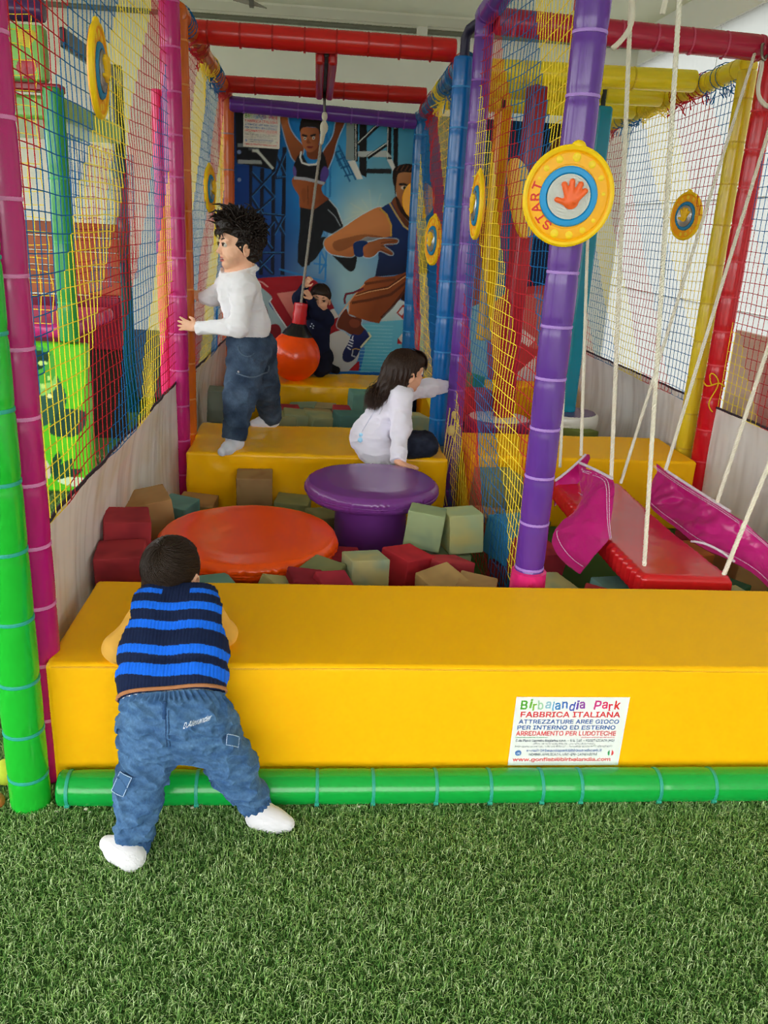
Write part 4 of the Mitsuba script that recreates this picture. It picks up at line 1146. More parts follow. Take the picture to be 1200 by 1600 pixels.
# first athlete: arms up, black top and trousers
skin([(-0.295,2.289),(-0.248,2.292),(-0.227,2.206),(-0.196,2.129),(-0.143,2.07),(-0.11,2.033),(-0.12,1.973),(-0.148,1.928),(-0.182,1.942),(-0.214,2.001),(-0.245,2.083),(-0.27,2.166)], '#c07a48', '#7a4224')
skin([(0.143,2.269),(0.193,2.272),(0.177,2.191),(0.134,2.085),(0.109,1.986),(0.083,1.918),(0.055,1.873),(0.031,1.929),(0.032,2.001),(0.069,2.062),(0.109,2.142)], '#8a4c2c', '#6a351e')
paint(pg([(-0.114,2.245),(-0.056,2.27),(0.007,2.261),(0.022,2.221),(0.016,2.169),(0.002,2.181),(-0.082,2.176),(-0.123,2.155),(-0.138,2.173)]), '#1d1712')
paint(pg([(-0.138,2.186),(-0.117,2.213),(-0.069,2.228),(-0.013,2.225),(0.019,2.195),(0.017,2.137),(0.001,2.127),(-0.011,2.161),(-0.068,2.171),(-0.11,2.162),(-0.123,2.129),(-0.137,2.132)]), '#231a14')
paint(pg([(-0.076,2.041),(0.005,2.052),(0.016,1.981),(-0.028,1.952),(-0.08,1.969)]), '#7a4426', '#5c301c', (0.0, 2.0), (0.1, 1.9))
skin([(-0.132,2.15),(-0.11,2.166),(-0.061,2.171),(-0.012,2.164),(0.003,2.136),(0.007,2.085),(-0.009,2.038),(-0.039,2.008),(-0.073,2.001),(-0.104,2.022),(-0.125,2.064)], '#b8744a', '#7a4226', (-0.12, 1.95), (0.06, 1.95), False)
for a, b in ([(-0.123,2.115),(-0.086,2.107)], [(-0.061,2.111),(-0.022,2.123)]):
    paint(ln([a, b], 0.014), '#20140e')
for c in [(-0.101,2.093),(-0.038,2.099)]:
    paint(Point(c).buffer(0.010), '#e6dcd0')
    paint(Point(c).buffer(0.006), '#1a1210')
paint(pg([(-0.077,2.097),(-0.066,2.071),(-0.054,2.064),(-0.079,2.058),(-0.091,2.065)], False), '#8a4e30')
paint(pg([(-0.09,2.036),(-0.065,2.043),(-0.04,2.04),(-0.062,2.027)]), '#7c3230')
s = pg([(-0.177,1.825),(-0.17,1.738),(-0.136,1.686),(-0.125,1.605),(-0.027,1.6),(0.066,1.642),(0.089,1.682),(0.045,1.716),(0.034,1.776),(0.057,1.801)])
paint(s, '#a86238', '#70391f', (-0.15, 1.6), (0.12, 1.6))
paint(ln([(-0.074,1.77),(-0.068,1.636)], 0.008), '#5c2e18', alpha=0.6)
for c in ([(-0.116,1.741),(-0.1,1.648),(-0.09,1.743)], [(-0.044,1.745),(-0.048,1.65),(-0.016,1.74)]):
    paint(pg(c), '#8a4c2c', alpha=0.5)
paint(pg([(-0.181,1.904),(-0.157,1.962),(-0.126,2.003),(-0.106,1.967),(-0.077,1.919),(-0.02,1.919),(0.01,1.974),(0.029,2.014),(0.05,1.976),(0.075,1.885),(0.052,1.801),(-0.031,1.805),(-0.177,1.815)], False), '#16171c')
paint(pg([(0.046,1.91),(0.078,1.885),(0.063,1.818),(0.026,1.796),(0.019,1.855)]), '#5a4690')
paint(pg([(-0.181,1.9),(-0.161,1.872),(-0.169,1.825),(-0.183,1.844)]), '#6a5a9c')
paint(ln([(-0.126,2.003),(-0.134,1.963),(-0.119,1.925),(-0.069,1.914),(-0.017,1.92),(0.008,1.95),(0.012,2.011)], 0.012), '#d8dcdc')
paint(ln([(-0.177,1.818),(-0.103,1.817),(-0.024,1.805),(0.049,1.79)], 0.022), '#a9adb8')
paint(pg([(-0.128,1.616),(-0.027,1.6),(0.086,1.684),(0.138,1.633),(0.193,1.526),(0.201,1.491),(0.155,1.427),(0.086,1.444),(0.052,1.456),(0.022,1.378),(-0.02,1.278),(-0.05,1.199),(-0.106,1.182),(-0.139,1.216),(-0.141,1.329),(-0.128,1.468)], False), '#1a1f26', '#101318', (-0.1, 1.5), (0.1, 1.0))
paint(pg([(0.036,1.407),(0.095,1.396),(0.045,1.324),(-0.004,1.251),(-0.048,1.22),(-0.02,1.292)]), '#15191f')
paint(pg([(0.124,1.282),(0.187,1.271),(0.307,1.282),(0.309,1.23),(0.294,1.179),(0.264,1.168),(0.222,1.193),(0.188,1.224)]), '#171a1e')
paint(ln([(0.086,1.682),(0.149,1.619),(0.196,1.512)], 0.006), '#cfd8dc')
paint(ln([(0.081,1.609),(0.136,1.564),(0.179,1.495)], 0.004), '#b8c2c8')
# second athlete: runner in a blue vest and brown shorts
skin([(0.558,1.688),(0.607,1.725),(0.666,1.591),(0.752,1.554),(0.755,1.456),(0.65,1.472),(0.58,1.545)], '#8a5030', '#5a2e1a', rim=False)
sk = skin([(0.584,1.886),(0.662,1.91),(0.756,1.906),(0.798,1.816),(0.807,1.681),(0.776,1.596),(0.72,1.552),(0.665,1.598),(0.622,1.657),(0.591,1.751)], '#cf9a6c', '#94592f', (0.4, 1.75), (0.66, 1.6))
paint(pg([(0.589,1.731),(0.615,1.705),(0.64,1.658),(0.678,1.633),(0.76,1.623),(0.807,1.681),(0.813,1.598),(0.765,1.54),(0.713,1.545),(0.655,1.597),(0.611,1.65)]), '#3a2116')
paint(pg([(0.557,1.898),(0.581,1.936),(0.659,1.962),(0.739,1.95),(0.791,1.924),(0.794,1.883),(0.743,1.894),(0.662,1.903),(0.598,1.886),(0.589,1.832),(0.573,1.804)]), '#3c2214', '#24140c', (0.4, 1.8), (0.6, 1.9))
for k in range(6):
    a, b = [(0.582,1.906),(0.768,1.949)]
    x = a[0] + (b[0] - a[0]) * (k + 0.5) / 6
    paint(ln([(x - 0.012, a[1] + 0.004), (x + 0.012, a[1] + 0.045)], 0.007), '#6a4228')
paint(pg([(0.566,1.885),(0.58,1.899),(0.588,1.805),(0.587,1.724),(0.573,1.804)]), '#2c190f')
paint(ln([(0.609,1.814),(0.645,1.819),(0.693,1.803)], 0.016), '#1c100a')
paint(pg([(0.625,1.794),(0.649,1.806),(0.676,1.794),(0.651,1.779)]), '#e2d8cc')
paint(Point([(0.653,1.792),(0.653,1.792)][0]).buffer(0.012), '#23150e')
paint(pg([(0.691,1.784),(0.716,1.731),(0.714,1.689),(0.689,1.691)]), '#8a5230')
arm = [(0.48,1.647),(0.525,1.611),(0.566,1.53),(0.563,1.44),(0.505,1.427),(0.416,1.428),(0.372,1.426),(0.322,1.396),(0.289,1.38),(0.292,1.29),(0.186,1.28),(0.105,1.295),(0.061,1.345),(0.063,1.387),(0.108,1.424),(0.194,1.481),(0.265,1.532),(0.337,1.581),(0.408,1.622)]
s = skin(arm, '#d08a54', '#8c4b28', (0.2, 1.45), (0.28, 1.15))
paint(pg([(0.125,1.369),(0.24,1.417),(0.357,1.444),(0.505,1.43),(0.374,1.395),(0.272,1.355),(0.156,1.315)]), '#6e3a20', alpha=0.55)
paint(pg([(0.181,1.449),(0.266,1.509),(0.366,1.569),(0.453,1.594),(0.499,1.541),(0.413,1.495),(0.269,1.446)]), '#d08a56', alpha=0.6)
paint(pg([(0.469,1.629),(0.505,1.657),(0.558,1.687),(0.579,1.655),(0.622,1.582),(0.685,1.509),(0.755,1.463),(0.86,1.447),(0.878,1.177),(0.772,1.184),(0.579,1.152),(0.459,1.135),(0.48,1.273),(0.471,1.393),(0.514,1.427),(0.566,1.44),(0.566,1.53),(0.533,1.598)], False), '#1d3a70', '#10182c', (0.35, 1.5), (0.45, 1.0))
paint(ln([(0.473,1.639),(0.526,1.597),(0.567,1.517),(0.568,1.44)], 0.012), '#c9a24a')
paint(ln([(0.544,1.681),(0.599,1.601),(0.663,1.519),(0.754,1.467)], 0.012), '#c9b070')
skin([(0.348,1.363),(0.418,1.395),(0.483,1.418),(0.564,1.424),(0.624,1.416),(0.618,1.396),(0.537,1.384),(0.515,1.371),(0.588,1.321),(0.582,1.304),(0.513,1.325),(0.48,1.327),(0.445,1.292),(0.366,1.285)], '#b87448', '#7a4428')
for a in ([(0.492,1.387),(0.602,1.409)], [(0.496,1.366),(0.589,1.378)], [(0.494,1.342),(0.578,1.312)]):
    paint(ln(a, 0.006), '#6a3820')
paint(pg([(0.286,1.377),(0.374,1.398),(0.392,1.382),(0.358,1.35),(0.36,1.288),(0.301,1.285),(0.285,1.328)]), '#12366c')
SH = [(0.373,1.076),(0.381,1.098),(0.417,1.124),(0.462,1.14),(0.526,1.14),(0.599,1.148),(0.671,1.171),(0.742,1.203),(0.797,1.212),(0.803,1.115),(0.735,1.094),(0.663,0.975),(0.593,0.9),(0.54,0.844),(0.508,0.782),(0.431,0.794),(0.366,0.811),(0.263,0.846),(0.262,0.922),(0.308,0.991),(0.347,1.046)]
paint(Polygon([(0.658,1.064),(0.8,1.159),(0.816,0.919),(0.744,0.943),(0.673,0.971)]), '#3a2018')
skinL = skin([(0.247,0.886),(0.212,0.848),(0.177,0.774),(0.181,0.738),(0.23,0.717),(0.287,0.687),(0.362,0.679),(0.398,0.706),(0.403,0.729),(0.367,0.768),(0.37,0.809),(0.319,0.825),(0.263,0.846)], '#7c3c26', '#5a2a1a')
paint(pg([(0.274,0.796),(0.319,0.807),(0.358,0.782),(0.34,0.745),(0.285,0.751)]), '#a0553a', alpha=0.5)
paint(Polygon(SH).buffer(0), '#b86a3c', '#8a4824', (0.2, 0.95), (0.45, 0.85))
for a, c in (([(0.313,0.987),(0.421,1.027),(0.567,1.06),(0.743,1.192)], '#4e2412'), ([(0.287,0.932),(0.424,0.96),(0.588,1.008),(0.711,1.111)], '#5a2a16'), ([(0.382,1.079),(0.491,1.101),(0.618,1.125)], '#6a341c'), ([(0.523,0.825),(0.602,0.91),(0.688,1.03),(0.746,1.148)], '#4a2214')):
    paint(ln(a, 0.02), c, alpha=0.8)
for a in ([(0.308,0.991),(0.26,0.931),(0.189,0.829)], [(0.269,0.931),(0.264,0.85)], [(0.382,1.079),(0.347,1.042),(0.303,0.988)], [(0.313,0.985),(0.421,1.023),(0.567,1.055),(0.744,1.185)]):
    paint(ln(a, 0.007), '#e0a878')
paint(ln([(0.374,1.047),(0.293,1.008),(0.239,0.997),(0.227,0.956),(0.234,0.921)], 0.016), '#7a2a3a')
paint(pg([(0.289,0.677),(0.305,0.692),(0.361,0.689),(0.397,0.733),(0.421,0.707),(0.446,0.68),(0.43,0.647),(0.379,0.599),(0.349,0.533),(0.313,0.485),(0.276,0.468),(0.236,0.48),(0.227,0.523),(0.24,0.566),(0.266,0.613)]), '#1d2f78', '#14204e', (0.05, 0.65), (0.15, 0.45))
paint(ln([(0.424,0.711),(0.446,0.68),(0.401,0.628),(0.37,0.589)], 0.014), '#c8c8a8')
for a in ([(0.277,0.65),(0.312,0.638)], [(0.272,0.63),(0.308,0.615)], [(0.266,0.608),(0.304,0.594)], [(0.263,0.587),(0.291,0.568)], [(0.306,0.679),(0.298,0.642)]):
    paint(ln(a, 0.008), '#d8dce8')
paint(ln([(0.301,0.568),(0.328,0.578),(0.366,0.571)], 0.008), '#b0905c')
paint(ln([(0.31,0.568),(0.302,0.522),(0.331,0.513)], 0.008), '#b8bcc8')
# the part of the print behind the middle net
paint(Polygon([(1.11,2.327),(1.932,2.344),(2.068,1.271),(1.194,1.326)]), '#0f3c60', '#1a6a98', (0.9, 2.2), (0.9, 1.5))
paint(Polygon([(1.61,2.304),(1.812,2.324),(1.888,1.69),(1.673,1.725)]), '#1c1412')
skin([(1.718,1.681),(1.757,1.867),(1.7,2.022),(1.743,2.158),(1.826,2.207),(1.909,2.011),(1.903,1.737),(1.856,1.453),(1.761,1.391)], '#6a3822', '#4a2416')
paint(pg([(1.588,1.44),(1.7,1.483),(1.877,1.358),(1.916,1.117),(1.71,1.009),(1.602,1.152)]), '#11284c')
paint(pg([(1.155,1.79),(1.239,1.794),(1.349,1.238),(1.309,0.992),(1.227,0.939)]), '#a5562f')
paint(Polygon([(1.227,0.939),(1.427,0.997),(1.546,1.101),(1.851,1.139),(2.099,1.026),(2.184,0.362),(1.278,0.329)]), '#9a1f2c', '#b54a4a', (0.9, 0.6), (1.3, 0.8))
paint(pg([(1.587,1.004),(1.809,1.053),(1.883,0.867),(1.804,0.635),(1.643,0.756)]), '#c88078', alpha=0.7)
for q in ([(1.594,0.83),(1.785,0.711),(1.728,0.647),(1.594,0.729)], [(1.583,0.523),(1.628,0.602),(1.668,0.521),(1.601,0.446)], [(1.617,0.394),(1.799,0.578),(1.826,0.527),(1.684,0.365)]):
    paint(Polygon(q), '#d6d2cc')
paint(pg([(1.707,0.45),(1.83,0.496),(1.889,0.351),(1.729,0.345)]), '#c9ccd0')
paint(Polygon([(1.227,0.939),(1.35,0.994),(1.42,0.334),(1.278,0.329)]), '#8fb6bc')

ART[:] = np.clip(ART, 0, 1) ** 1.15          # ink density of the print
nx_, nz_ = PX.shape
I = np.arange(nx_ * nz_).reshape(nx_, nz_)
quad = np.stack([I[:-1, :-1], I[1:, :-1], I[1:, 1:], I[:-1, 1:]], -1).reshape(-1, 4)
mural = thing('mural_panel', 'large printed panel of two athletes jumping and running, closing the far end', 'mural')
add(mural, 'print', (np.stack([PX, np.full_like(PX, YM), PZ], -1).reshape(-1, 3), quad), ART.reshape(-1, 3), 'print', True)
add(mural, 'backing', box((X0, YM + 0.001, 0.0), (X1, YM + 0.02, Z1)), '#23406a', 'matte', False)
for x, z in ((-0.628, 1.93), (-0.626, 1.62), (-0.624, 1.32), (-0.624, 1.02)):
    add(mural, 'rivet', lathe([(0.013, 0), (0.012, 0.006), (0.007, 0.010), (0, 0.011)], 12, frame((0, -1, 0)), (x, YM, z)), '#9aa6bc', 'satin', 30)
MS = np.stack([(0.9985, 0, -0.012), (0.012, 0, 0.9985), (0, -1, 0)], 1)
signboard(mural, 'notice', [(-0.554,1.244),(-0.554,1.244)][0][:0] + (-0.55,6.73,2.011), MS, 0.265, 0.235, 0.0, '#d6d3c4', True)

# ================================================================ right lane, far half: hanging padded columns on round bases
def column(label, x, y, z0, z1, w, d, col, rz, tilt=0.0):
    key = thing('padded_column', label, 'padded column')
    m = rbox((-w / 2, -d / 2, 0), (w / 2, d / 2, z1 - z0), 0.02, 0.05, 3, 0.005, R.randint(0, 50), 5)
    V = np.array(m.vertices) @ euler(0, tilt, rz).T + (x, y, z0)
    add(key, 'pad', (V, m.faces), col, 'vinyl', True)
    t = np.array((0, 0, z1 - z0)) @ euler(0, tilt, rz).T + (x, y, z0)
    add(key, 'strap', tube([t, t + (0, 0, 0.09)], 0.014, 8), '#22262a', 'satin')
    return key


def base(label, x, y, z, Rd, th, top, side):
    key = thing('round_base', label, 'padded disc')
    add(key, 'rim', lathe([(0, z - th), (Rd * 0.92, z - th), (Rd * 0.99, z - th * 0.8), (Rd, z - th * 0.4), (Rd * 0.985, z - 0.012), (Rd * 0.95, z - 0.004), (Rd * 0.9, z)], 40, at=(x, y, 0)), side, 'vinyl', 40)
    add(key, 'top', lathe([(Rd * 0.91, z - 0.004), (Rd * 0.88, z + 0.002), (Rd * 0.4, z + 0.006), (0, z + 0.006)], 40, at=(x, y, 0)), top, 'vinyl', 40)
    return key


column('yellow padded column hanging behind the middle net', 1.115, 5.55, 0.83, 2.22, 0.09, 0.09, '#d8a912', 12)
rc = column('dark red padded column hanging behind the middle net', 1.235, 5.30, 0.37, 2.32, 0.11, 0.10, '#a01c2e', 20, 0.6)
yd = [(0.085 * math.cos(a) * (1 if math.cos(a) > 0 else 0.55), 0.225 * math.sin(a)) for a in np.linspace(0, 2 * math.pi, 40)[:-1]]
pd = prism(Polygon(yd).buffer(-0.01).buffer(0.01), 0.05)
add(rc, 'paddle', move(pd, np.stack([(0.94, -0.2, 0.26), (-0.25, 0, 0.97), (0.2, -0.98, 0)], 1), (1.175, 5.22, 1.70)), '#ddb21c', 'vinyl', 30, label='yellow oval paddle')
column('teal padded column hanging behind the START disc', 1.682, 5.40, 0.40, 2.25, 0.10, 0.10, '#127f96', 8, 0)
base('white round base under the red column behind the middle net', 1.205, 5.30, 0.37, 0.215, 0.13, '#cfd2d4', '#8c2a5a')
base('violet topped round base with a white rim, under the teal column', 1.70, 5.40, 0.40, 0.20, 0.10, '#4f3a68', '#dddcd4')
for lab, c, s, a, col in (('red foam cube in front of the white round base', (1.10, 5.55, 0.40), 0.2, (0, 2, 10), RED), ('green foam cube behind the white round base', (1.07, 5.85, 0.45), 0.2, (0, 2, 20), ('#3a8a6c', '#33785e')), ('dark foam cube under the green one behind the white round base', (1.07, 5.85, 0.22), 0.22, (0, 0, 20), BLU),
                          ('olive foam cube under the violet round base', (1.72, 5.2, 0.24), 0.18, (0, 2, 30), ('#6f7a3c', '#626c36')), ('khaki foam cube beside the violet round base', (1.5, 5.2, 0.2), 0.18, (0, 2, 12), KHA)):
    cube(lab, c, s, a, col, 'foam cubes in the far right pit')
for x, y, z in ((1.115, 5.55, 0.42), (1.205, 5.3, 0.12), (1.70, 5.4, 0.15)):
    pass
cp = thing('pit_floor_mat', 'grey padded mat on the floor of the far right pit', 'mat')
put(cp, rbox((0.83, 4.8, 0.0), (2.06, 6.3, 0.10), 0.02, 0.1), '#6d6f5c', 'vinyl', True)

# dado panel leaning by the right wall, behind the near right net
dd = thing('leaning_panel', 'beige panel standing behind the near right net', 'panel')
add(dd, 'board', box((2.5, 2.6, 0), (2.53, 4.9, 1.03)), '#d8b9a8', 'satin', False)
add(dd, 'stripe', box((2.494, 3.2, 0.2), (2.5, 3.9, 1.0)), '#d9cf9a', 'satin', False)
add(dd, 'stripe', box((2.494, 4.2, 0.2), (2.5, 4.5, 1.0)), '#c88f8a', 'satin', False)

# ================================================================ the neighbouring jungle frame, left of the net
padded('padded_post', 'post', 'green padded post of the jungle frame, outside the left net', (-1.285, 4.60, 0.85), (-1.285, 4.60, 2.06), 0.05, '#2a9a44', '#3fae5c', every(1.0, 0.3, 0.2), bulge=0.02)
bpk = padded('padded_post', 'post', 'brown padded post further back outside the left net, teal below and dark green above', (-1.46, 6.8, 1.15), (-1.46, 6.8, 1.75), 0.052, '#80591e', '#7a4c22', [0.3], bulge=0.02)
for z0, z1, cc in ((0.0, 1.15, '#17666a'), (1.75, 2.5, '#22381a')):
    add(bpk, 'sleeve', lathe([(0, z0), (0.05, z0 + 0.003), (0.052, (z0 + z1) / 2), (0.05, z1 - 0.003), (0, z1)], 24, at=(-1.46, 6.8, 0)), cc, 'vinyl', 40)
padded('padded_post', 'post', 'pink padded post outside the net beside the left magenta post', (-0.764, 4.42, 0.62), (-0.764, 4.42, 2.06), 0.024, '#e8357a', '#e070a0', every(1.5, 0.4, 0.3), bulge=0.02)


def print_panel(key, name, W, H, org, U, Vv, base, leaves, seed, step=0.006):
    """A padded board printed with jungle leaves: colours belong to the print."""
    a, b = np.meshgrid(np.arange(0, W + step, step), np.arange(0, H + step, step), indexing='ij')
    c = np.tile(lin(base), a.shape + (1,))
    for shp, col in leaves:
        shapely.prepare(shp)
        c[shapely.contains_xy(shp, a, b)] = lin(col)
    P = np.asarray(org) + a[..., None] * np.asarray(U) + b[..., None] * np.asarray(Vv)
    n, m = a.shape
    I = np.arange(n * m).reshape(n, m)
    q = np.stack([I[:-1, :-1], I[1:, :-1], I[1:, 1:], I[:-1, 1:]], -1).reshape(-1, 4)
    return add(key, name, (P.reshape(-1, 3), q), c.reshape(-1, 3), 'vinyl', True)


def leaf(x, y, L, w, ang):
    t = np.linspace(0, 1, 12)
    up = np.stack([t * L, w * np.sin(math.pi * t) ** 0.8], 1)
    p = np.vstack([up, up[::-1] * (1, -1)])
    a = math.radians(ang)
    return Polygon(p @ np.array([[math.cos(a), math.sin(a)], [-math.sin(a), math.cos(a)]]) + (x, y)).buffer(0)


jb = thing('jungle_roof_board', 'light green padded board printed with leaves, on top of the jungle frame outside the left net', 'padded board')
add(jb, 'board', rbox((-2.1, 4.56, 2.08), (-1.30, 4.64, 2.32), 0.02, 0.05), '#7fbf5e', 'vinyl', True)
lv = [(leaf(x, z, L, w, g_), c) for x, z, L, w, g_, c in ((0.30, 0.20, 0.16, 0.03, -60, '#4d6a50'), (0.36, 0.215, 0.17, 0.03, -75, '#5a7a5c'), (0.42, 0.2, 0.15, 0.03, -95, '#4d6a50'), (0.50, 0.21, 0.16, 0.035, -80, '#5f7f62'), (0.56, 0.21, 0.14, 0.03, -110, '#3d6238'), (0.62, 0.15, 0.12, 0.025, -130, '#a8d080'),
      (0.1, 0.2, 0.16, 0.03, -70, '#5a7a5c'), (0.2, 0.21, 0.16, 0.03, -80, '#4d6a50'), (0.25, 0.1, 0.12, 0.025, -40, '#6a8a6c'))]
for x, z, r_, c in ((0.68, 0.045, 0.035, '#b83a4a'), (0.715, 0.06, 0.03, '#c24a58'), (0.70, 0.02, 0.03, '#a83244'), (0.70, 0.165, 0.03, '#d8c42a'), (0.725, 0.185, 0.025, '#d2ba24'), (0.68, 0.185, 0.02, '#e0cc3a')):
    lv.append((Point(x, z).buffer(r_), c))
print_panel(jb, 'leaf_print', 0.76, 0.225, (-2.08, 4.556, 2.087), (1, 0, 0), (0, 0, 1), '#84c862', lv, 1)
add(jb, 'underside', rbox((-2.1, 4.64, 1.92), (-1.24, 5.9, 2.03), 0.02, 0.08), '#7fbf5e', 'vinyl', True)
add(jb, 'edge', rbox((-2.1, 4.57, 2.04), (-1.24, 4.66, 2.075), 0.008, 0.08), '#8c1d2c', 'vinyl', True)
add(jb, 'side_board', rbox((-1.245, 4.62, 2.24), (-1.215, 5.9, 2.33), 0.012, 0.08), '#2c3a48', 'vinyl', True)
padded('padded_beam', 'beam', 'dark violet padded beam on top of the jungle roof board', (-2.1, 4.6, 2.385), (-1.3, 4.6, 2.385), 0.05, '#4a2a60', '#5e3c78', [0.2, 0.5], bulge=0.02)
ja = thing('jungle_panel', 'bright green padded wall printed with tropical leaves, outside the left net', 'padded wall')
add(ja, 'board', rbox((-2.0, 4.57, 0.02), (-1.20, 4.66, 0.84), 0.02, 0.05), '#5fc62c', 'vinyl', True)
lv = []
bx = lambda px, pz: (px + 2.0, pz)
for x, z, L, w, a, c in ((0.45, 0.35, 0.30, 0.10, 75, '#2f5a48'), (0.40, 0.30, 0.28, 0.09, 100, '#6a8f78'), (0.50, 0.32, 0.22, 0.07, 30, '#274a3c'), (0.42, 0.52, 0.2, 0.08, 60, '#8fd06a'), (0.38, 0.62, 0.2, 0.1, 40, '#4aa83a'), (0.36, 0.68, 0.17, 0.05, 20, '#173a24'),
                         (0.5, 0.06, 0.16, 0.025, 20, '#1f4a34'), (0.5, 0.06, 0.16, 0.025, 45, '#2a5a3c'), (0.5, 0.06, 0.15, 0.025, 75, '#1f4a34'), (0.52, 0.05, 0.18, 0.025, 0, '#cfe6c0'), (0.48, 0.06, 0.16, 0.025, 140, '#1f4a34'), (0.48, 0.06, 0.14, 0.03, 110, '#d8c8b8'), (0.46, 0.04, 0.16, 0.03, 170, '#e8d0c0')):
    lv.append((leaf(x + 0.06, z, L * 1.1, w * 1.1, a), c))
for k in range(26):
    lv.append((Point(R.uniform(0.40, 0.62), R.uniform(0.5, 0.78)).buffer(R.uniform(0.006, 0.014)), R.choice(('#e6f2b0', '#c8e880', '#f2f0d0'))))
print_panel(ja, 'leaf_print', 0.76, 0.79, (-1.98, 4.566, 0.035), (1, 0, 0), (0, 0, 1), '#5fcb2a', lv, 2)
fl = thing('slide_mat', 'shiny magenta padded mat lying on top of the jungle panel', 'mat')
put(fl, rbox((-2.0, 4.62, 0.86), (-1.26, 5.5, 0.94), 0.03, 0.03, 3, 0.012, 8, 9), '#c42a78', 'vinyl', True)
sh = thing('plank_wall', 'brown wall of planks inside the jungle frame, behind the green post', 'wall panel')
for k in range(5):
    add(sh, 'plank', rbox((-2.3, 5.9, 0.98 + 0.092 * k), (-1.30, 5.94, 1.065 + 0.092 * k), 0.006, 0.2), ('#a8562a', '#9a4e26', '#b05c2e')[k % 3], 'satin', True)
add(sh, 'lower_panel', rbox((-2.3, 5.88, 0.62), (-1.30, 5.93, 0.97), 0.01, 0.2), '#7a1836', 'vinyl', True)
add(sh, 'support', box((-2.3, 5.9, 0), (-1.3, 5.93, 0.62)), '#2c2018', 'matte', False)
bxk = thing('red_pad', 'dark red padded box outside the left net, beside the jungle frame', 'padded box')
put(bxk, rbox((-1.80, 6.95, 0.0), (-1.52, 7.3, 0.92), 0.04, 0.05, 3, 0.006, 5), '#8c1a34', 'vinyl', True)
gt = thing('grey_tarpaulin', 'grey blue tarpaulin hanging outside the left net, beyond the dark floor', 'tarpaulin')
Xg, Zg = np.meshgrid(np.linspace(-1.62, -0.85, 40), np.linspace(0.0, 0.58, 20), indexing='ij')
put(gt, slab(np.stack([Xg, 7.35 + 0.04 * meshkit.fbm(np.stack([Xg * 12, Zg, Xg * 0], -1), 2, 3), Zg], -1), 0.004), '#8b9aa4', 'satin', True)
# fine dark net of the jungle frame
net('fine net of the jungle frame behind the green post', wall_net(-1.34, 4.7, 6.7, 1.05, 1.9, cell=0.06, seed=8), ('blue', 'red', 'blue'), 0.3, 0.0022)
Xn, Zn = np.meshgrid(np.linspace(-2.2, -1.34, 15), np.linspace(0.95, 2.35, 23), indexing='ij')
Pn = np.stack([Xn, np.full_like(Xn, 4.52), Zn], -1)
Pn += (meshkit.noise(Pn * 9)[..., None] - 0.5) * 0.03
net('yellow net across the front of the jungle frame', Pn, ('yellow', 'yellow', 'yellow'), 0.0, 0.0025)
tb = thing('tennis_ball', 'yellow green ball on the grass left of the green corner post', 'ball')
q = np.array((-0.814,2,0.035)) + (0, 0.02, 0)
put(tb, trimesh.creation.icosphere(subdivisions=4, radius=0.036).apply_translation(q), '#b6c63c', 'matte', True)
single('wooden_ball', trimesh.creation.icosphere(subdivisions=3, radius=0.022).apply_translation(np.array((-0.806,1.912,0.022))), '#a8622c', 'small orange-brown ball at the left edge of the picture, on the grass', 'ball', mat='satin')

# ================================================================ the children
def seg(a, b, ra, rb, k=None):
    return ('c', tuple(a), tuple(b), ra, rb) + ((k,) if k else ())


def head_parts(C, Fw, up, s):
    """Prims of a child's head about C, looking along Fw, and a function from head to world coordinates."""
    Fw = unit(Fw)
    x = unit(np.cross(Fw, up))
    z = np.cross(x, Fw)
    M = np.stack([x, Fw, z], 1)
    C = np.asarray(C, float)
    w = lambda p: tuple(C + M @ (np.asarray(p, float) * s))
    P = [('e', w((0, -0.012, 0.02)), (0.070 * s, 0.086 * s, 0.078 * s), M),
         ('e', w((0, 0.022, -0.030)), (0.053 * s, 0.056 * s, 0.060 * s), M, 0.03),
         ('e', w((0, 0.056, -0.080)), (0.022 * s, 0.018 * s, 0.015 * s), M, 0.025),
         ('e', w((0.030, 0.045, -0.040)), (0.026 * s, 0.026 * s, 0.026 * s), M, 0.02),
         ('e', w((-0.030, 0.045, -0.040)), (0.026 * s, 0.026 * s, 0.026 * s), M, 0.02),
         ('e', w((0, 0.062, 0.022)), (0.050 * s, 0.016 * s, 0.02 * s), M, 0.02),
         seg(w((0, 0.076, 0.0)), w((0, 0.091, -0.026)), 0.006 * s, 0.0095 * s, 0.01),
         ('e', w((0.009, 0.082, -0.030)), (0.007 * s, 0.007 * s, 0.006 * s), M, 0.006),
         ('e', w((-0.009, 0.082, -0.030)), (0.007 * s, 0.007 * s, 0.006 * s), M, 0.006)]
    for q in (-1, 1):
        Me = M @ rot((0, 0, 1), -q * 24)
        P.append(('e', w((q * 0.073, -0.008, -0.016)), (0.008 * s, 0.019 * s, 0.028 * s), Me, 0.008))
        P.append(('s', w((q * 0.083, -0.004, -0.012)), 0.010 * s))
        P.append(('s', w((q * 0.029, 0.090, 0.004)), 0.0125 * s))
    P.append(seg(w((0, -0.022, -0.05)), w((0, -0.035, -0.125)), 0.040 * s, 0.038 * s, 0.02))
    return P, w, M


def ball(c, r, sub=2, M=None, radii=None):
    m = trimesh.creation.icosphere(subdivisions=sub, radius=1.0)
    V = np.array(m.vertices) * (radii if radii is not None else r)
    if M is not None:
        V = V @ M.T
    return tm((V + np.asarray(c), m.faces))


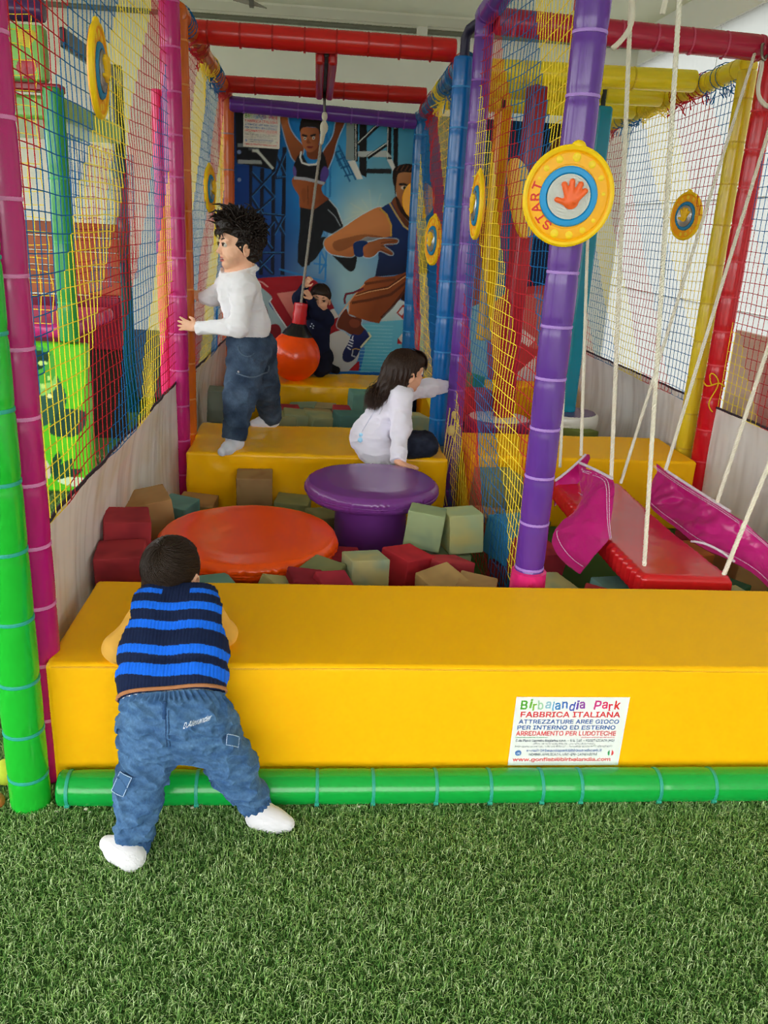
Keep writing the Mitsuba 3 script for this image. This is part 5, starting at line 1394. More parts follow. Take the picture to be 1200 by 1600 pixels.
def face(key, w, M, s, brow='#3a281e', iris='#3a2a20', lip='#b8605a', smile=False):
    for q in (-1, 1):
        e = add(key, 'eye', ball(w((q * 0.029, 0.0705, 0.004)), 0.0115 * s), '#d9d4ce', 'satin', True)
        d = unit(M @ np.array((q * 0.05, 1, -0.02)))
        p = np.array(w((q * 0.029, 0.0715, 0.004)))
        add(e, 'iris', move(lathe(np.array([(1, 0), (0.8, 0.35), (0.4, 0.5), (0, 0.52)]) * 0.0078 * s, 14), frame(d), p + d * 0.0086 * s), iris, 'matte', True)
        add(key, 'eyelid', tube([w((q * (0.029 + t), 0.0835 - 0.35 * abs(t) * (1.3 if t > 0 else 0.6), 0.0105 - 18 * t * t)) for t in np.linspace(-0.0125, 0.0125, 7)], 0.0024 * s, 5), '#5a3d30', 'skin', True)
        add(key, 'eyebrow', tube([w((q * (0.013 + 0.032 * t), 0.0815 - 0.022 * t * t, 0.022 + 0.006 * math.sin(math.pi * t))) for t in np.linspace(0, 1, 7)], [0.002 * s, 0.003 * s, 0.003 * s, 0.003 * s, 0.0025 * s, 0.002 * s, 0.001 * s], 6), brow, 'hair', True)
    for zz, yy, rr in ((-0.0525 + (0.001 if smile else 0), 0.0800, 0.0034), (-0.0615 - (0.002 if smile else 0), 0.0790, 0.0042)):
        add(key, 'lip', tube([w((0.017 * t, yy - 0.010 * t * t, zz + (0.004 if smile else 0.001) * t * t + (-0.002 if zz > -0.055 else 0) * (1 - abs(t)))) for t in np.linspace(-1, 1, 9)], np.array([0.3, 0.7, 0.95, 1, 0.9, 1, 0.95, 0.7, 0.3]) * rr * s, 6), lip, 'skin', True)
    if smile:
        add(key, 'mouth', tube([w((0.015 * t, 0.0790 - 0.010 * t * t, -0.0580 + 0.003 * t * t)) for t in np.linspace(-1, 1, 9)], np.array([0.2, 0.7, 0.95, 1, 1, 1, 0.95, 0.7, 0.2]) * 0.0042 * s, 6), '#6a2428', 'skin', True)
        add(key, 'teeth', tube([w((0.012 * t, 0.0815 - 0.009 * t * t, -0.0562 + 0.002 * t * t)) for t in np.linspace(-1, 1, 7)], 0.0024 * s, 5), '#efeae2', 'satin', True)


def hand(P, wrist, d, back, thumb, curl=30, s=1.0, spread=6):
    """Palm, four fingers of unequal length and a thumb; d along the fingers, back out of the hand's back, thumb the side of the thumb."""
    wrist, d = np.asarray(wrist, float), unit(d)
    back = unit(np.asarray(back, float) - d * np.dot(back, d))
    t = np.cross(d, back)
    if np.dot(t, thumb) < 0:
        t = -t
    M = np.stack([t, d, back], 1)
    P.append(('e', tuple(wrist + d * 0.034 * s), (0.027 * s, 0.036 * s, 0.0125 * s), M, 0.012))
    for q, (off, L) in enumerate(((0.0185, 0.048), (0.0065, 0.053), (-0.006, 0.049), (-0.0175, 0.039))):
        a = wrist + (d * 0.060 + t * off) * s
        sp = math.radians((1.5 - q) * spread)
        d0 = unit(d * math.cos(sp) + t * math.sin(sp))
        c = math.radians(curl)
        d1 = unit(d0 * math.cos(c * 0.5) - back * math.sin(c * 0.5))
        d2 = unit(d0 * math.cos(c * 1.3) - back * math.sin(c * 1.3))
        d3 = unit(d0 * math.cos(c * 2.0) - back * math.sin(c * 2.0))
        b = a + d1 * L * 0.45 * s
        e = b + d2 * L * 0.32 * s
        f = e + d3 * L * 0.25 * s
        P += [seg(a - d * 0.012 * s, b, 0.0078 * s, 0.0072 * s, 0.004), seg(b, e, 0.0072 * s, 0.0066 * s, 0.003), seg(e, f, 0.0066 * s, 0.0058 * s, 0.003)]
    a = wrist + (d * 0.014 + t * 0.018) * s
    b = a + (t * 0.020 + d * 0.020 - back * 0.010) * s
    f = b + (t * 0.006 + d * 0.024 - back * 0.012) * s
    P += [seg(a, b, 0.0105 * s, 0.0085 * s, 0.008), seg(b, f, 0.0085 * s, 0.0066 * s, 0.004)]


def strands(E, crown, region, n, L, w, lift=0.02, swirl=0.3, seed=0, jit=0.06, m=7, sides=3, curl=0.0):
    """Locks lying on an ellipsoid E = (centre, radii, M), running away from the crown."""
    g = np.random.default_rng(seed)
    C, rad, M = E
    crown = unit(crown)
    a = unit(np.cross(crown, (0.3, 1, 0.2)))
    b = np.cross(crown, a)
    out = []
    tries = 0
    while len(out) < n and tries < n * 8:
        tries += 1
        th0 = 1.95 * math.sqrt(g.random()) ** 1.2
        ph0 = g.uniform(0, 2 * math.pi)
        ll = L * g.uniform(0.6, 1.25)
        lf = lift * g.uniform(0.2, 1.4)
        pts = []
        j = g.normal(0, jit, 2)
        for q in range(m):
            t = q / (m - 1)
            th = th0 + ll * t
            ph = ph0 + swirl * th + j[0] * t * 2 + curl * math.sin(t * 7 + j[1] * 40)
            d = crown * math.cos(th) + (a * math.cos(ph) + b * math.sin(ph)) * math.sin(th)
            if not region(d):
                break
            pts.append(C + M @ (np.asarray(rad) * d * (1.0 + lf * math.sin(math.pi * min(t * 0.9 + 0.1, 1)) + 0.008 * g.random())))
        if len(pts) >= 3:
            k = len(pts)
            out.append(tube(pts, w * g.uniform(0.7, 1.3) * np.concatenate([[0.5], np.linspace(1, 0.9, k - 2), [0.15]]), sides, False))
    return cat(out)


def shade_cloth(m, base, var, seed, freq=(30, 30, 30), gain=2.0, bias=0.5):
    """Worn dye: patches of a second tone of the cloth."""
    V = np.array(m.vertices)
    t = np.clip((meshkit.fbm(V * np.asarray(freq) + seed, 3, seed) - bias) * gain + 0.5, 0, 1)[:, None]
    return lin(base) * (1 - t) + lin(var) * t


SKIN = '#e2b193'


def skin_col(m, base=SKIN, seed=1):
    V = np.array(m.vertices)
    t = (meshkit.fbm(V * 35, 2, seed) * 0.5)[:, None]
    return lin(base) * (1 - t) + lin('#dca085') * t


def sock(foot_prims, seed):
    return blob(foot_prims, 0.004, 0.02, wr=folds(0.0006, 50, seed))


# ---------------------------------------------------------------- toddler leaning on the front block, seen from behind
kid = thing('person', 'toddler in a blue striped knitted vest and jeans, leaning on the front yellow block', 'person')
W, Cc = np.array((-0.338, 1.878, 0.352)), np.array((-0.343, 2.035, 0.515))
Ax = unit(Cc - W)
ex = np.array((1.0, 0, 0))
Nk = Cc + Ax * 0.075
Hd = np.array((-0.368,2.125,0.594))
hp, w, Mh = head_parts(Hd, (0.34, 0.92, -0.12), (0.02, -0.06, 1), 0.98)
hl, hr = np.array((-0.381,1.868,0.284)), np.array((-0.265,1.872,0.293))
kl, kr = np.array((-0.408,1.8,0.151)), np.array((-0.187,1.855,0.171))
al, ar = np.array((-0.417,1.735,0.042)), np.array((-0.131,1.85,0.064))
sl, sr = np.array((-0.43,2.045,0.486)), np.array((-0.264,2.055,0.487))
el, er = np.array((-0.492, 2.0, 0.428)), np.array((-0.228, 2.085, 0.432))
wl, wr_ = np.array((-0.405, 2.16, 0.415)), np.array((-0.27, 2.2, 0.415))
body = hp + [seg(W, Cc, 0.055, 0.045), seg(Cc, Hd - (0, 0.02, 0.07), 0.04, 0.042), seg(Cc, sl, 0.035, 0.026), seg(Cc, sr, 0.035, 0.026), seg(sl, el, 0.028, 0.024), seg(el, wl, 0.024, 0.02), seg(sr, er, 0.028, 0.024), seg(er, wr_, 0.024, 0.02),
             seg(W, (hl + hr) / 2, 0.055, 0.06), seg(hl, kl, 0.05, 0.036), seg(kl, al, 0.038, 0.028), seg(hr, kr, 0.055, 0.038), seg(kr, ar, 0.038, 0.028)]
toeL, heelL = np.array((-0.481,1.746,0.022)), np.array((-0.412,1.691,0.026))
toeR, heelR = np.array((-0.043,1.815,0.02)), np.array((-0.117,1.834,0.028))
body += [seg(al, heelL, 0.025, 0.02), seg(heelL, toeL, 0.02, 0.015), seg(ar, heelR, 0.025, 0.02), seg(heelR, toeR, 0.02, 0.015)]
hand(body, wl, (0.35, 0.9, -0.05), (0, 0, 1), (1, 0, 0), 14, 0.72)
hand(body, wr_, (-0.2, 0.95, -0.05), (0, 0, 1), (-1, 0, 0), 14, 0.72)
m = blob(body, 0.0036, 0.022)
put(kid + '__body', m, skin_col(m), 'skin', True)
face(kid, w, Mh, 0.98)
er_ = 0.98
HE = (np.array(w((0, -0.010, 0.020))), np.array((0.0745, 0.0915, 0.0815)) * er_, Mh)
cap = blob([('e', tuple(HE[0]), tuple(HE[1]), Mh), ('e', w((0, -0.045, -0.035)), (0.056, 0.05, 0.045), Mh, 0.02)], 0.0035, 0.02, cuts=[(w((0, 0.058, 0.03)), Mh @ np.array((0, 1, -0.35))), (w((0, -0.06, -0.070)), Mh @ np.array((0, 0.3, -1))), (w((0.02, 0.022, -0.01)), Mh @ np.array((0.0, 0.62, -0.78)))])
hk = add(kid, 'hair', cap, '#241a14', 'hair', True)
crown = np.array((-0.02, -0.62, 0.78))
reg = lambda d: d[2] > -0.66 and not (d[1] > 0.45 and d[2] < 0.55) and not (d[1] > -0.05 and d[2] < -0.32)
add(hk, 'strands', strands(HE, crown, reg, 2200, 0.7, 0.0013, 0.022, 0.9, 3, 0.035, 9), '#2a1e17', 'hair', True, kind='stuff')
# striped knitted vest
vest = []
for q in (-1, 1):
    vest += [seg(W + ex * q * 0.052 + Ax * 0.0, W + ex * q * 0.056 + Ax * 0.11, 0.079, 0.074, 0.05), seg(W + ex * q * 0.056 + Ax * 0.11, Cc + ex * q * 0.052, 0.074, 0.068, 0.05), seg(Cc + ex * q * 0.05, Cc + ex * q * 0.046 + Ax * 0.035, 0.068, 0.055, 0.04)]


def vest_folds(X):
    s = (X - W) @ Ax
    return 0.006 * np.exp(-((s - 0.085 - 0.03 * (X[:, 0] + 0.34)) / 0.012) ** 2) - 0.005 * np.exp(-((s - 0.045) / 0.03) ** 2) + 0.0011 * np.sin(X[:, 0] * 2 * math.pi / 0.0085) + (meshkit.fbm(X * 22, 2, 4) - 0.5) * 0.008


m = blob(vest, 0.0025, 0.04, cuts=[(W + Ax * 0.004, -Ax + np.array((0.07, 0, 0))), (Cc + Ax * 0.068, Ax), (sl + np.array((-0.012, 0, -0.01)), (-0.92, -0.22, 0.2), 0.085), (sr + np.array((0.014, 0, -0.01)), (0.92, -0.22, 0.2), 0.085)], wr=vest_folds)
V = np.array(m.vertices)
t = ((V - W) @ Ax + 0.05 * (V[:, 0] + 0.338)) / 0.30
t += 0.012 * np.sin(V[:, 0] * 30)
navy, cob = lin('#141f3e'), lin('#1764dc')
knit = (0.92 + 0.16 * (np.sin(V[:, 0] * 2 * math.pi / 0.0085) > 0))[:, None]
on = np.zeros(len(V), bool)
for a, b in ((0.135, 0.235), (0.315, 0.39), (0.535, 0.61), (0.705, 0.775), (0.86, 0.91)):
    on |= (t > a) & (t < b)
on &= ~((t > 0.84) & (np.abs(V[:, 0] + 0.34) < 0.035))
col = np.where(on[:, None], cob, navy) * knit
vk = add(kid, 'vest', m, col, 'cloth', True)
VH, AH = -Ax + np.array((0.07, 0, 0)), [(sl + np.array((-0.012, 0, -0.01)), (-0.92, -0.22, 0.2)), (sr + np.array((0.014, 0, -0.01)), (0.92, -0.22, 0.2))]


def rim(mesh, point, normal, r, near=1.0):
    """The loop where a plane cuts a garment, as a thin rolled edge."""
    sec = tm((np.array(mesh.vertices), np.array(mesh.faces))).section(plane_origin=np.asarray(point), plane_normal=unit(normal))
    d = max(sec.discrete, key=len)
    if near < 1:
        ls = [q[np.linalg.norm(q - point, axis=1) < near] for q in sec.discrete]
        ok = np.linalg.norm(d - point, axis=1) < near
        if (~ok).any():
            d = np.roll(d[:-1], -int(np.flatnonzero(~ok[:-1])[-1]) - 1, 0)
            d = d[np.linalg.norm(d - point, axis=1) < near]
    q = d[::4]
    q = q[np.linalg.norm(q - np.roll(q, 1, 0), axis=1) > 1e-4]
    if near >= 1:
        q = np.vstack([q, q[:1]])
    return tube(spline(q, 90), r, 6, False)


add(vk, 'hem', rim(m, W + Ax * 0.010, VH, 0.0052), '#a8714e', 'cloth', True, label='tan hem')
for c, n in AH:
    add(vk, 'armhole_trim', rim(m, c - unit(n) * 0.004, n, 0.0035, 0.083), '#b07a52', 'cloth', True)
m = blob([seg(Cc + Ax * 0.04, Cc + Ax * 0.01, 0.03, 0.04), seg(sl + ex * 0.03, sl, 0.038, 0.044), seg(sl, el, 0.044, 0.036), seg(el, wl, 0.036, 0.027), seg(sr - ex * 0.03, sr, 0.038, 0.044), seg(sr, er, 0.044, 0.034), seg(er, wr_, 0.034, 0.027)], 0.004, 0.02, wr=folds(0.003, 40, 6))
add(kid, 'shirt', m, '#dca64a', 'cloth', True, label='mustard yellow long sleeves')
m = blob([seg(W + ex * (q * 0.046 - 0.004) - Ax * 0.002, W + ex * q * 0.046 + Ax * 0.03, 0.0735, 0.070, 0.05) for q in (-1, 1)], 0.004, 0.04, cuts=[(W - Ax * 0.006, -Ax), (W + Ax * 0.03, Ax)])
add(kid, 'undershirt', m, '#dcdde6', 'cloth', True)
# jeans
pel = (hl + hr) / 2
jean = [seg(W + ex * q * 0.046 + Ax * 0.004, (hl if q < 0 else hr), 0.076, 0.080, 0.05) for q in (-1, 1)]
jean += [('e', tuple(pel + np.array((-0.036, -0.030, 0.012))), (0.070, 0.062, 0.075), None, 0.05), ('e', tuple(pel + np.array((0.036, -0.030, 0.012))), (0.070, 0.062, 0.075), None, 0.05)]
jean += [seg(hl, kl, 0.071, 0.050, 0.03), seg(kl, al, 0.050, 0.041, 0.03), seg(hr, kr, 0.071, 0.052, 0.03), seg(kr, ar, 0.052, 0.038, 0.03)]


def jean_folds(X):
    f = (1 - np.abs(2 * meshkit.fbm(X * (10, 12, 34) + X[:, :1] * 9 + 3, 2, 5) - 1)) ** 3 * -0.016 + 0.004 + (meshkit.fbm(X * 26, 2, 6) - 0.5) * 0.006
    s = (X - W) @ Ax
    band = np.exp(-((s + 0.010) / 0.014) ** 2)
    ang = np.arctan2(X[:, 1] - 1.88, X[:, 0] + 0.338)
    f = f * (1 - band) + band * (0.0042 * np.sin(ang * 40) - 0.001)
    return f


dl, dr_ = unit(al - kl), unit(ar - kr)
m = blob(jean, 0.0026, 0.03, cuts=[(W + Ax * 0.002, Ax + np.array((-0.06, 0, 0)), 0.2), (al + dl * 0.006, dl, 0.12), (ar + dr_ * 0.006, dr_, 0.12)], wr=jean_folds)
V = np.array(m.vertices)
col = shade_cloth(m, '#33547f', '#56799f', 3, (40, 40, 90), 1.5, 0.52)
gr = 0.72 + 0.56 * meshkit.noise(V * (420, 420, 160), 5)
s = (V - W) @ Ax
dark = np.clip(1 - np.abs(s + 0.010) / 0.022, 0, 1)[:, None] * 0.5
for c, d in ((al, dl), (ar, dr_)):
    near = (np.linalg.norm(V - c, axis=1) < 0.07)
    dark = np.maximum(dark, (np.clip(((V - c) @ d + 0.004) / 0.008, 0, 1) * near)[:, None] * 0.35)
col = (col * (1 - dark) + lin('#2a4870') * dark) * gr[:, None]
jk = add(kid, 'jeans', m, col, 'cloth', True)
for c, d, r_ in ((al, dl, 0.0415), (ar, dr_, 0.0385)):
    prof = [(r_ * 0.8, -0.004), (r_ * 0.98, -0.002)] + [(r_ * (1.02 - 0.08 * t + 0.04 * math.sin(math.pi * t)), 0.028 * t) for t in np.linspace(0.05, 1, 8)] + [(r_ * 0.88, 0.0285), (r_ * 0.72, 0.027)]
    q = lathe(prof, 84)
    V = np.array(q.vertices)
    an = np.arctan2(V[:, 1], V[:, 0])
    V[:, :2] *= (1 + 0.045 * np.sin(an * 15 + 1.3 * np.sin(an * 3)))[:, None]
    add(jk, 'cuff', move((V, q.faces), frame(d), c + d * 0.002), '#34537d', 'cloth', True, label='gathered elastic cuff')
import trimesh.ray.ray_triangle
jm = tm((np.array(m.vertices), np.array(m.faces)))
RI = trimesh.ray.ray_triangle.RayMeshIntersector(jm)


def on_surface(px_points, direction, off=0.001, inter=None):
    """Drops points onto a cloth along a direction."""
    o = np.asarray(px_points, float) - np.asarray(direction) * 0.4
    loc, ir, it = (inter or RI).intersects_location(o, np.tile(direction, (len(o), 1)), multiple_hits=False)
    out = np.full((len(o), 3), np.nan)
    out[ir] = loc - np.asarray(direction) * off
    ok = ~np.isnan(out[:, 0])
    if not ok.all() and ok.any():
        from scipy.spatial import cKDTree
        _, nn = cKDTree(o[ok]).query(o[~ok])
        out[~ok] = out[ok][nn]
    return out


din = unit((0.0, 0.86, -0.5))
for off in (-0.0035, 0.0035):
    c = on_surface([np.array((-0.332 + off + 0.004 * t, 1.85, 0.345 - 0.105 * t)) for t in np.linspace(0.05, 1, 14)], din, 0.0005)
    add(jk, 'seam', tube(c, 0.0013, 5), '#2c466c', 'cloth', True)
c = on_surface([np.array((-0.338, 1.85, 0.362 - 0.045 * t)) for t in np.linspace(0, 1, 6)], din, 0.002)
add(jk, 'belt_loop', tube(c, 0.005, 6), '#2c4a74', 'cloth', True)
# cursive name stitched on the back pocket
tx_ = meshkit.text_mesh('D.Alexander', 0.0135, 0.0008, False).subdivide_to_size(0.006)
V = np.array(tx_.vertices)
V[:, 0] = (V[:, 0] - V[:, 0].min()) * (0.062 / np.ptp(V[:, 0])) + 0.35 * V[:, 1]
V[:, 1] += 0.28 * V[:, 0]
P0 = np.array((-0.293, 1.80, 0.318))
Q = P0 + V[:, :1] * np.array((1.0, 0.1, 0)) + V[:, 1:2] * unit((0, 0.5, 0.86))
V2 = on_surface(Q, din, 0.0006) - din * V[:, 2:3]
add(jk, 'stitching', tm((V2, tx_.faces)), '#e4e8ee', 'cloth', False, label='white cursive stitching')


def patch(parent, centre, u, v, nrm, wd, hg, colr, name='pocket_flap'):
    a, b = np.meshgrid(np.linspace(-wd / 2, wd / 2, 10), np.linspace(-hg / 2, hg / 2, 10), indexing='ij')
    Q = np.asarray(centre) + a[..., None] * unit(u) + b[..., None] * unit(v)
    S = on_surface(Q.reshape(-1, 3), -unit(nrm), 0.003).reshape(10, 10, 3)
    t = ((S - Q) @ unit(nrm)).ravel()
    A_ = np.stack([np.ones(100), a.ravel(), b.ravel(), a.ravel() ** 2], 1)
    t = A_ @ np.linalg.lstsq(A_, t, rcond=None)[0] + 0.003
    S = Q + t.reshape(10, 10, 1) * unit(nrm)
    k = add(parent, name, slab(S, 0.005), colr, 'cloth', True)
    edge = np.concatenate([S[:, 0], S[-1, 1:], S[-2::-1, -1], S[0, -2::-1]])
    add(parent, 'stitching', tube(edge + unit(nrm) * 0.003, 0.0011, 4, False), '#a9bdd6', 'cloth', True)


patch(jk, kl + (-0.03, -0.035, 0.035), (0.75, -0.66, 0), (0.15, 0.05, 1), (-0.68, -0.7, 0.1), 0.04, 0.046, '#3f6088')
patch(jk, (kr + hr) / 2 + (0.03, -0.035, 0.028), (0.75, 0.5, -0.5), (0.3, 0.2, 1), (0.62, -0.6, 0.5), 0.045, 0.03, '#3f6088')
for c, h, t, d in ((al, heelL, toeL, dl), (ar, heelR, toeR, dr_)):
    m = sock([seg(c - d * 0.004, c + d * 0.03, 0.027, 0.030), seg(c + d * 0.03, h, 0.032, 0.028), seg(h, h + (t - h) * 0.55, 0.029, 0.030), seg(h + (t - h) * 0.55, t, 0.029, 0.021)], 5)
    add(kid, 'sock', m, '#d9d7dc', 'cloth', True)

# ---------------------------------------------------------------- boy in a white turtleneck on the middle block
boy = thing('person', 'boy with dark tousled hair, white turtleneck and dark jeans, standing on the middle yellow block', 'person')
s_ = 1.12
Hd = np.array((-0.372,4.27,1.384))
hp, w, Mh = head_parts(Hd, (-0.90, -0.42, 0.0), (0.02, 0, 1), s_)
nb = np.array((-0.385,4.3,1.263))
ch = np.array((-0.374,4.31,1.169))
wa = np.array((-0.34,4.35,0.976))
sl, sr = np.array((-0.344,4.22,1.201)), np.array((-0.44,4.42,1.195))
el, er = np.array((-0.361,4.15,1.016)), np.array((-0.523,4.52,1.118))
wl, wr_ = np.array((-0.574,4.27,0.985)), np.array((-0.592,4.55,1.106))
hl, hr = np.array((-0.334,4.32,0.893)), np.array((-0.295,4.45,0.88))
kl, kr = np.array((-0.362,4.25,0.667)), np.array((-0.269,4.58,0.656))
al, ar = np.array((-0.394,4.2,0.463)), np.array((-0.234,4.74,0.452))
hlL, tlL = np.array((al[0] + 0.012, al[1] + 0.01, 0.425)), np.array((-0.442,4.069,0.412))
hlR, tlR = np.array((ar[0] + 0.01, ar[1], 0.425)), np.array((ar[0] - 0.10, ar[1] - 0.02, 0.41))
body = hp + [seg(nb, Hd - (-0.03, -0.012, 0.08), 0.036, 0.036), seg(nb, wa, 0.05, 0.08), seg(nb, sl, 0.05, 0.04), seg(nb, sr, 0.05, 0.04), seg(sl, el, 0.036, 0.03), seg(el, wl, 0.03, 0.02), seg(sr, er, 0.036, 0.03), seg(er, wr_, 0.03, 0.02),
             seg(wa, (hl + hr) / 2, 0.085, 0.085), seg(hl, kl, 0.065, 0.048), seg(kl, al, 0.048, 0.032), seg(hr, kr, 0.065, 0.048), seg(kr, ar, 0.048, 0.032),
             seg(al, hlL, 0.03, 0.026), seg(hlL, tlL, 0.026, 0.02), seg(ar, hlR, 0.03, 0.026), seg(hlR, tlR, 0.026, 0.02)]
hand(body, wl + (-0.005, 0.003, 0.003), (-0.92, 0.30, 0.12), (0.1, -0.95, 0.1), (0, 0, 1), 10, 0.95, 12)
hand(body, wr_ + (-0.005, 0, 0), (-0.75, 0.35, 0.35), (0.4, -0.7, 0.4), (0, -0.2, 1), 28, 0.95, 10)
m = blob(body, 0.0034, 0.022)
put(boy + '__body', m, skin_col(m, '#e3b596'), 'skin', True)
face(boy, w, Mh, s_, smile=True)
HE = (np.array(w((0, -0.014, 0.024))), np.array((0.0745, 0.091, 0.081)) * s_, Mh)
cap = blob([('e', tuple(HE[0]), tuple(HE[1]), Mh), ('e', w((0, -0.05, -0.025)), tuple(np.array((0.06, 0.048, 0.045)) * s_), Mh, 0.02), ('e', w((0, -0.004, 0.078)), tuple(np.array((0.066, 0.088, 0.048)) * s_), Mh, 0.02), ('e', w((0, 0.058, 0.082)), tuple(np.array((0.05, 0.036, 0.03)) * s_), Mh, 0.02), ('e', w((0, -0.068, 0.035)), tuple(np.array((0.06, 0.04, 0.055)) * s_), Mh, 0.02)], 0.003, 0.02,
           wr=lambda X: (1 - np.abs(2 * meshkit.fbm(X * 42, 2, 21) - 1)) * -0.014 + 0.008, cuts=[(w((0, 0.066, 0.050)), Mh @ np.array((0, 0.45, -1)), 0.078 * s_), (w((0, -0.06, -0.075)), Mh @ np.array((0, 0.35, -1))), (w((0, 0.032, 0.0)), Mh @ np.array((0.0, 0.72, -0.7)))])
hk = add(boy, 'hair', cap, '#1c1613', 'hair', True)
g = np.random.default_rng(4)
tufts = []
for q in range(900):
    d = unit(g.normal(0, 1, 3))
    if d[2] < -0.35 or (d[1] > 0.35 and d[2] < 0.5) or (d[1] > 0.0 and d[2] < 0.12) or (d[1] < 0 and d[2] < -0.5):
        continue
    root = HE[0] + Mh @ (HE[1] * d * (1.0 + 0.28 * max(0, d[2]) ** 1.5))
    n = Mh @ unit(d / HE[1])
    top = max(0, d[2])
    L = (0.014 + 0.030 * top ** 0.7 + 0.012 * (d[1] > 0.3)) * g.uniform(0.6, 1.3) * s_
    side = unit(np.cross(n, g.normal(0, 1, 3)))
    flow = Mh @ np.array((0, 0.55 if d[1] > 0.1 else -0.2, 0.15 if top > 0.4 else -0.8))
    p = [root, root + n * L * 0.5 + side * L * 0.15 + flow * L * 0.15, root + n * L * (0.75 if top > 0.3 else 0.3) + side * L * 0.5 * g.normal() + flow * L * 0.5]
    p = spline(p, 5)
    tufts.append(tube(p, np.array([0.007, 0.008, 0.0068, 0.0045, 0.0012]) * g.uniform(0.6, 1.1), 4, False))
for k in range(9):
    x = -0.045 + 0.0112 * k
    a = np.array(w((x, 0.066, 0.062)))
    tufts.append(tube(spline([a, w((x * 1.05 + 0.004, 0.088, 0.052 + 0.006 * math.sin(k * 2.0))), w((x * 1.1 + 0.008 * math.sin(k), 0.084, 0.030 + 0.008 * math.sin(k * 1.7)))], 6), [0.005, 0.006, 0.0055, 0.004, 0.0025, 0.0005], 4, False))
add(hk, 'tufts', cat(tufts), '#1f1815', 'hair', True, kind='stuff')
wrs = lambda X: (1 - np.abs(2 * meshkit.fbm(X * (13, 13, 20) + 2, 2, 8) - 1)) ** 2 * -0.010 + 0.004
m = blob([seg(w((0, -0.026, -0.080)), nb + (0.006, 0, -0.01), 0.058, 0.07, 0.012), seg(nb - (0, 0, 0.02), ch, 0.062, 0.095, 0.05), seg(ch, wa + (0, 0, 0.02), 0.095, 0.108, 0.05), seg(wa + (0, 0, 0.03), wa - (0, 0, 0.015), 0.108, 0.103), seg(nb - (0, 0, 0.03), sl, 0.06, 0.056), seg(nb - (0, 0, 0.03), sr, 0.06, 0.052),
          seg(sl, el, 0.055, 0.043), seg(el, wl, 0.043, 0.029), seg(sr, er, 0.05, 0.04), seg(er, wr_, 0.04, 0.029)], 0.004, 0.03, cuts=[(np.array(w((0, -0.03, -0.088))), Mh @ np.array((0, 0.30, 1)), 0.12), (wa - (0, 0, 0.03), (0.05, 0, -1), 0.25), (wl, unit(wl - el), 0.07), (wr_, unit(wr_ - er), 0.07)], wr=wrs)
tk_ = add(boy, 'turtleneck', m, '#dfe0e6', 'cloth', True)
cr = [tuple(w((0.055 * math.cos(a), -0.029 + 0.055 * math.sin(a), -0.106 - 0.3 * 0.0575 * math.sin(a)))) for a in np.linspace(0, 2 * math.pi, 30)]
add(tk_, 'collar_fold', tube(cr, 0.0075, 8, False), '#e2e3e8', 'cloth', True)
jf = lambda X: (1 - np.abs(2 * meshkit.fbm(X * (15, 15, 11) + X[:, 2:] * 5 + 7, 2, 9) - 1)) ** 2 * -0.014 + 0.006
dl, dr_ = unit(al - kl), unit(ar - kr)
m = blob([seg(wa - (0, 0, 0.01), (hl + hr) / 2, 0.10, 0.108, 0.04), seg(hl, kl, 0.100, 0.082, 0.04), seg(kl, al, 0.080, 0.056, 0.03), seg(hr, kr, 0.098, 0.078, 0.04), seg(kr, ar, 0.076, 0.056, 0.03)], 0.004, 0.035,
         cuts=[(wa - (0, 0, 0.02), (0.05, 0, 1), 0.2), (al + dl * 0.02, dl, 0.11), (ar + dr_ * 0.02, dr_, 0.11)], wr=jf)
V = np.array(m.vertices)
col = shade_cloth(m, '#26354a', '#46586e', 5, (14, 14, 12), 2.4, 0.55) * (0.8 + 0.4 * meshkit.noise(V * (300, 300, 120), 3))[:, None]
jk = add(boy, 'jeans', m, col, 'cloth', True)
RI2 = trimesh.ray.ray_triangle.RayMeshIntersector(tm((np.array(m.vertices), np.array(m.faces))))
d_in = unit((0.05, 0.98, -0.15))
pk = [(-0.379,4.2,0.782), (-0.354,4.2,0.774), (-0.316,4.2,0.765), (-0.272,4.2,0.773), (-0.247,4.2,0.797), (-0.244,4.2,0.822)]
add(jk, 'pocket_edge', tube(on_surface(spline(pk, 24), d_in, 0.002, RI2), 0.004, 6), '#5a6a7c', 'cloth', True)
pk = [(-0.375,4.2,0.918), (-0.359,4.2,0.881), (-0.328,4.2,0.866), (-0.297,4.2,0.883)]
add(jk, 'pocket_edge', tube(on_surface(spline(pk, 20), d_in, 0.002, RI2), 0.0035, 6), '#4f6074', 'cloth', True)
q = on_surface([(-0.369,4.2,0.789)], d_in, 0.004, RI2)[0]
add(jk, 'rivet', ball(q, 0.006), '#c9ccd0', 'metal', True)
for c, h, t, d in ((al, hlL, tlL, dl), (ar, hlR, tlR, dr_)):
    m = sock([seg(c, c + d * 0.02, 0.038, 0.038), seg(c + d * 0.02, h, 0.036, 0.034), seg(h, h + (t - h) * 0.6, 0.034, 0.032), seg(h + (t - h) * 0.6, t, 0.031, 0.022)], 7)
    V = np.array(m.vertices)
    V[:, 2] = np.maximum(V[:, 2], 0.388)
    add(boy, 'sock', (V, m.faces), '#d2d6e2', 'cloth', True)

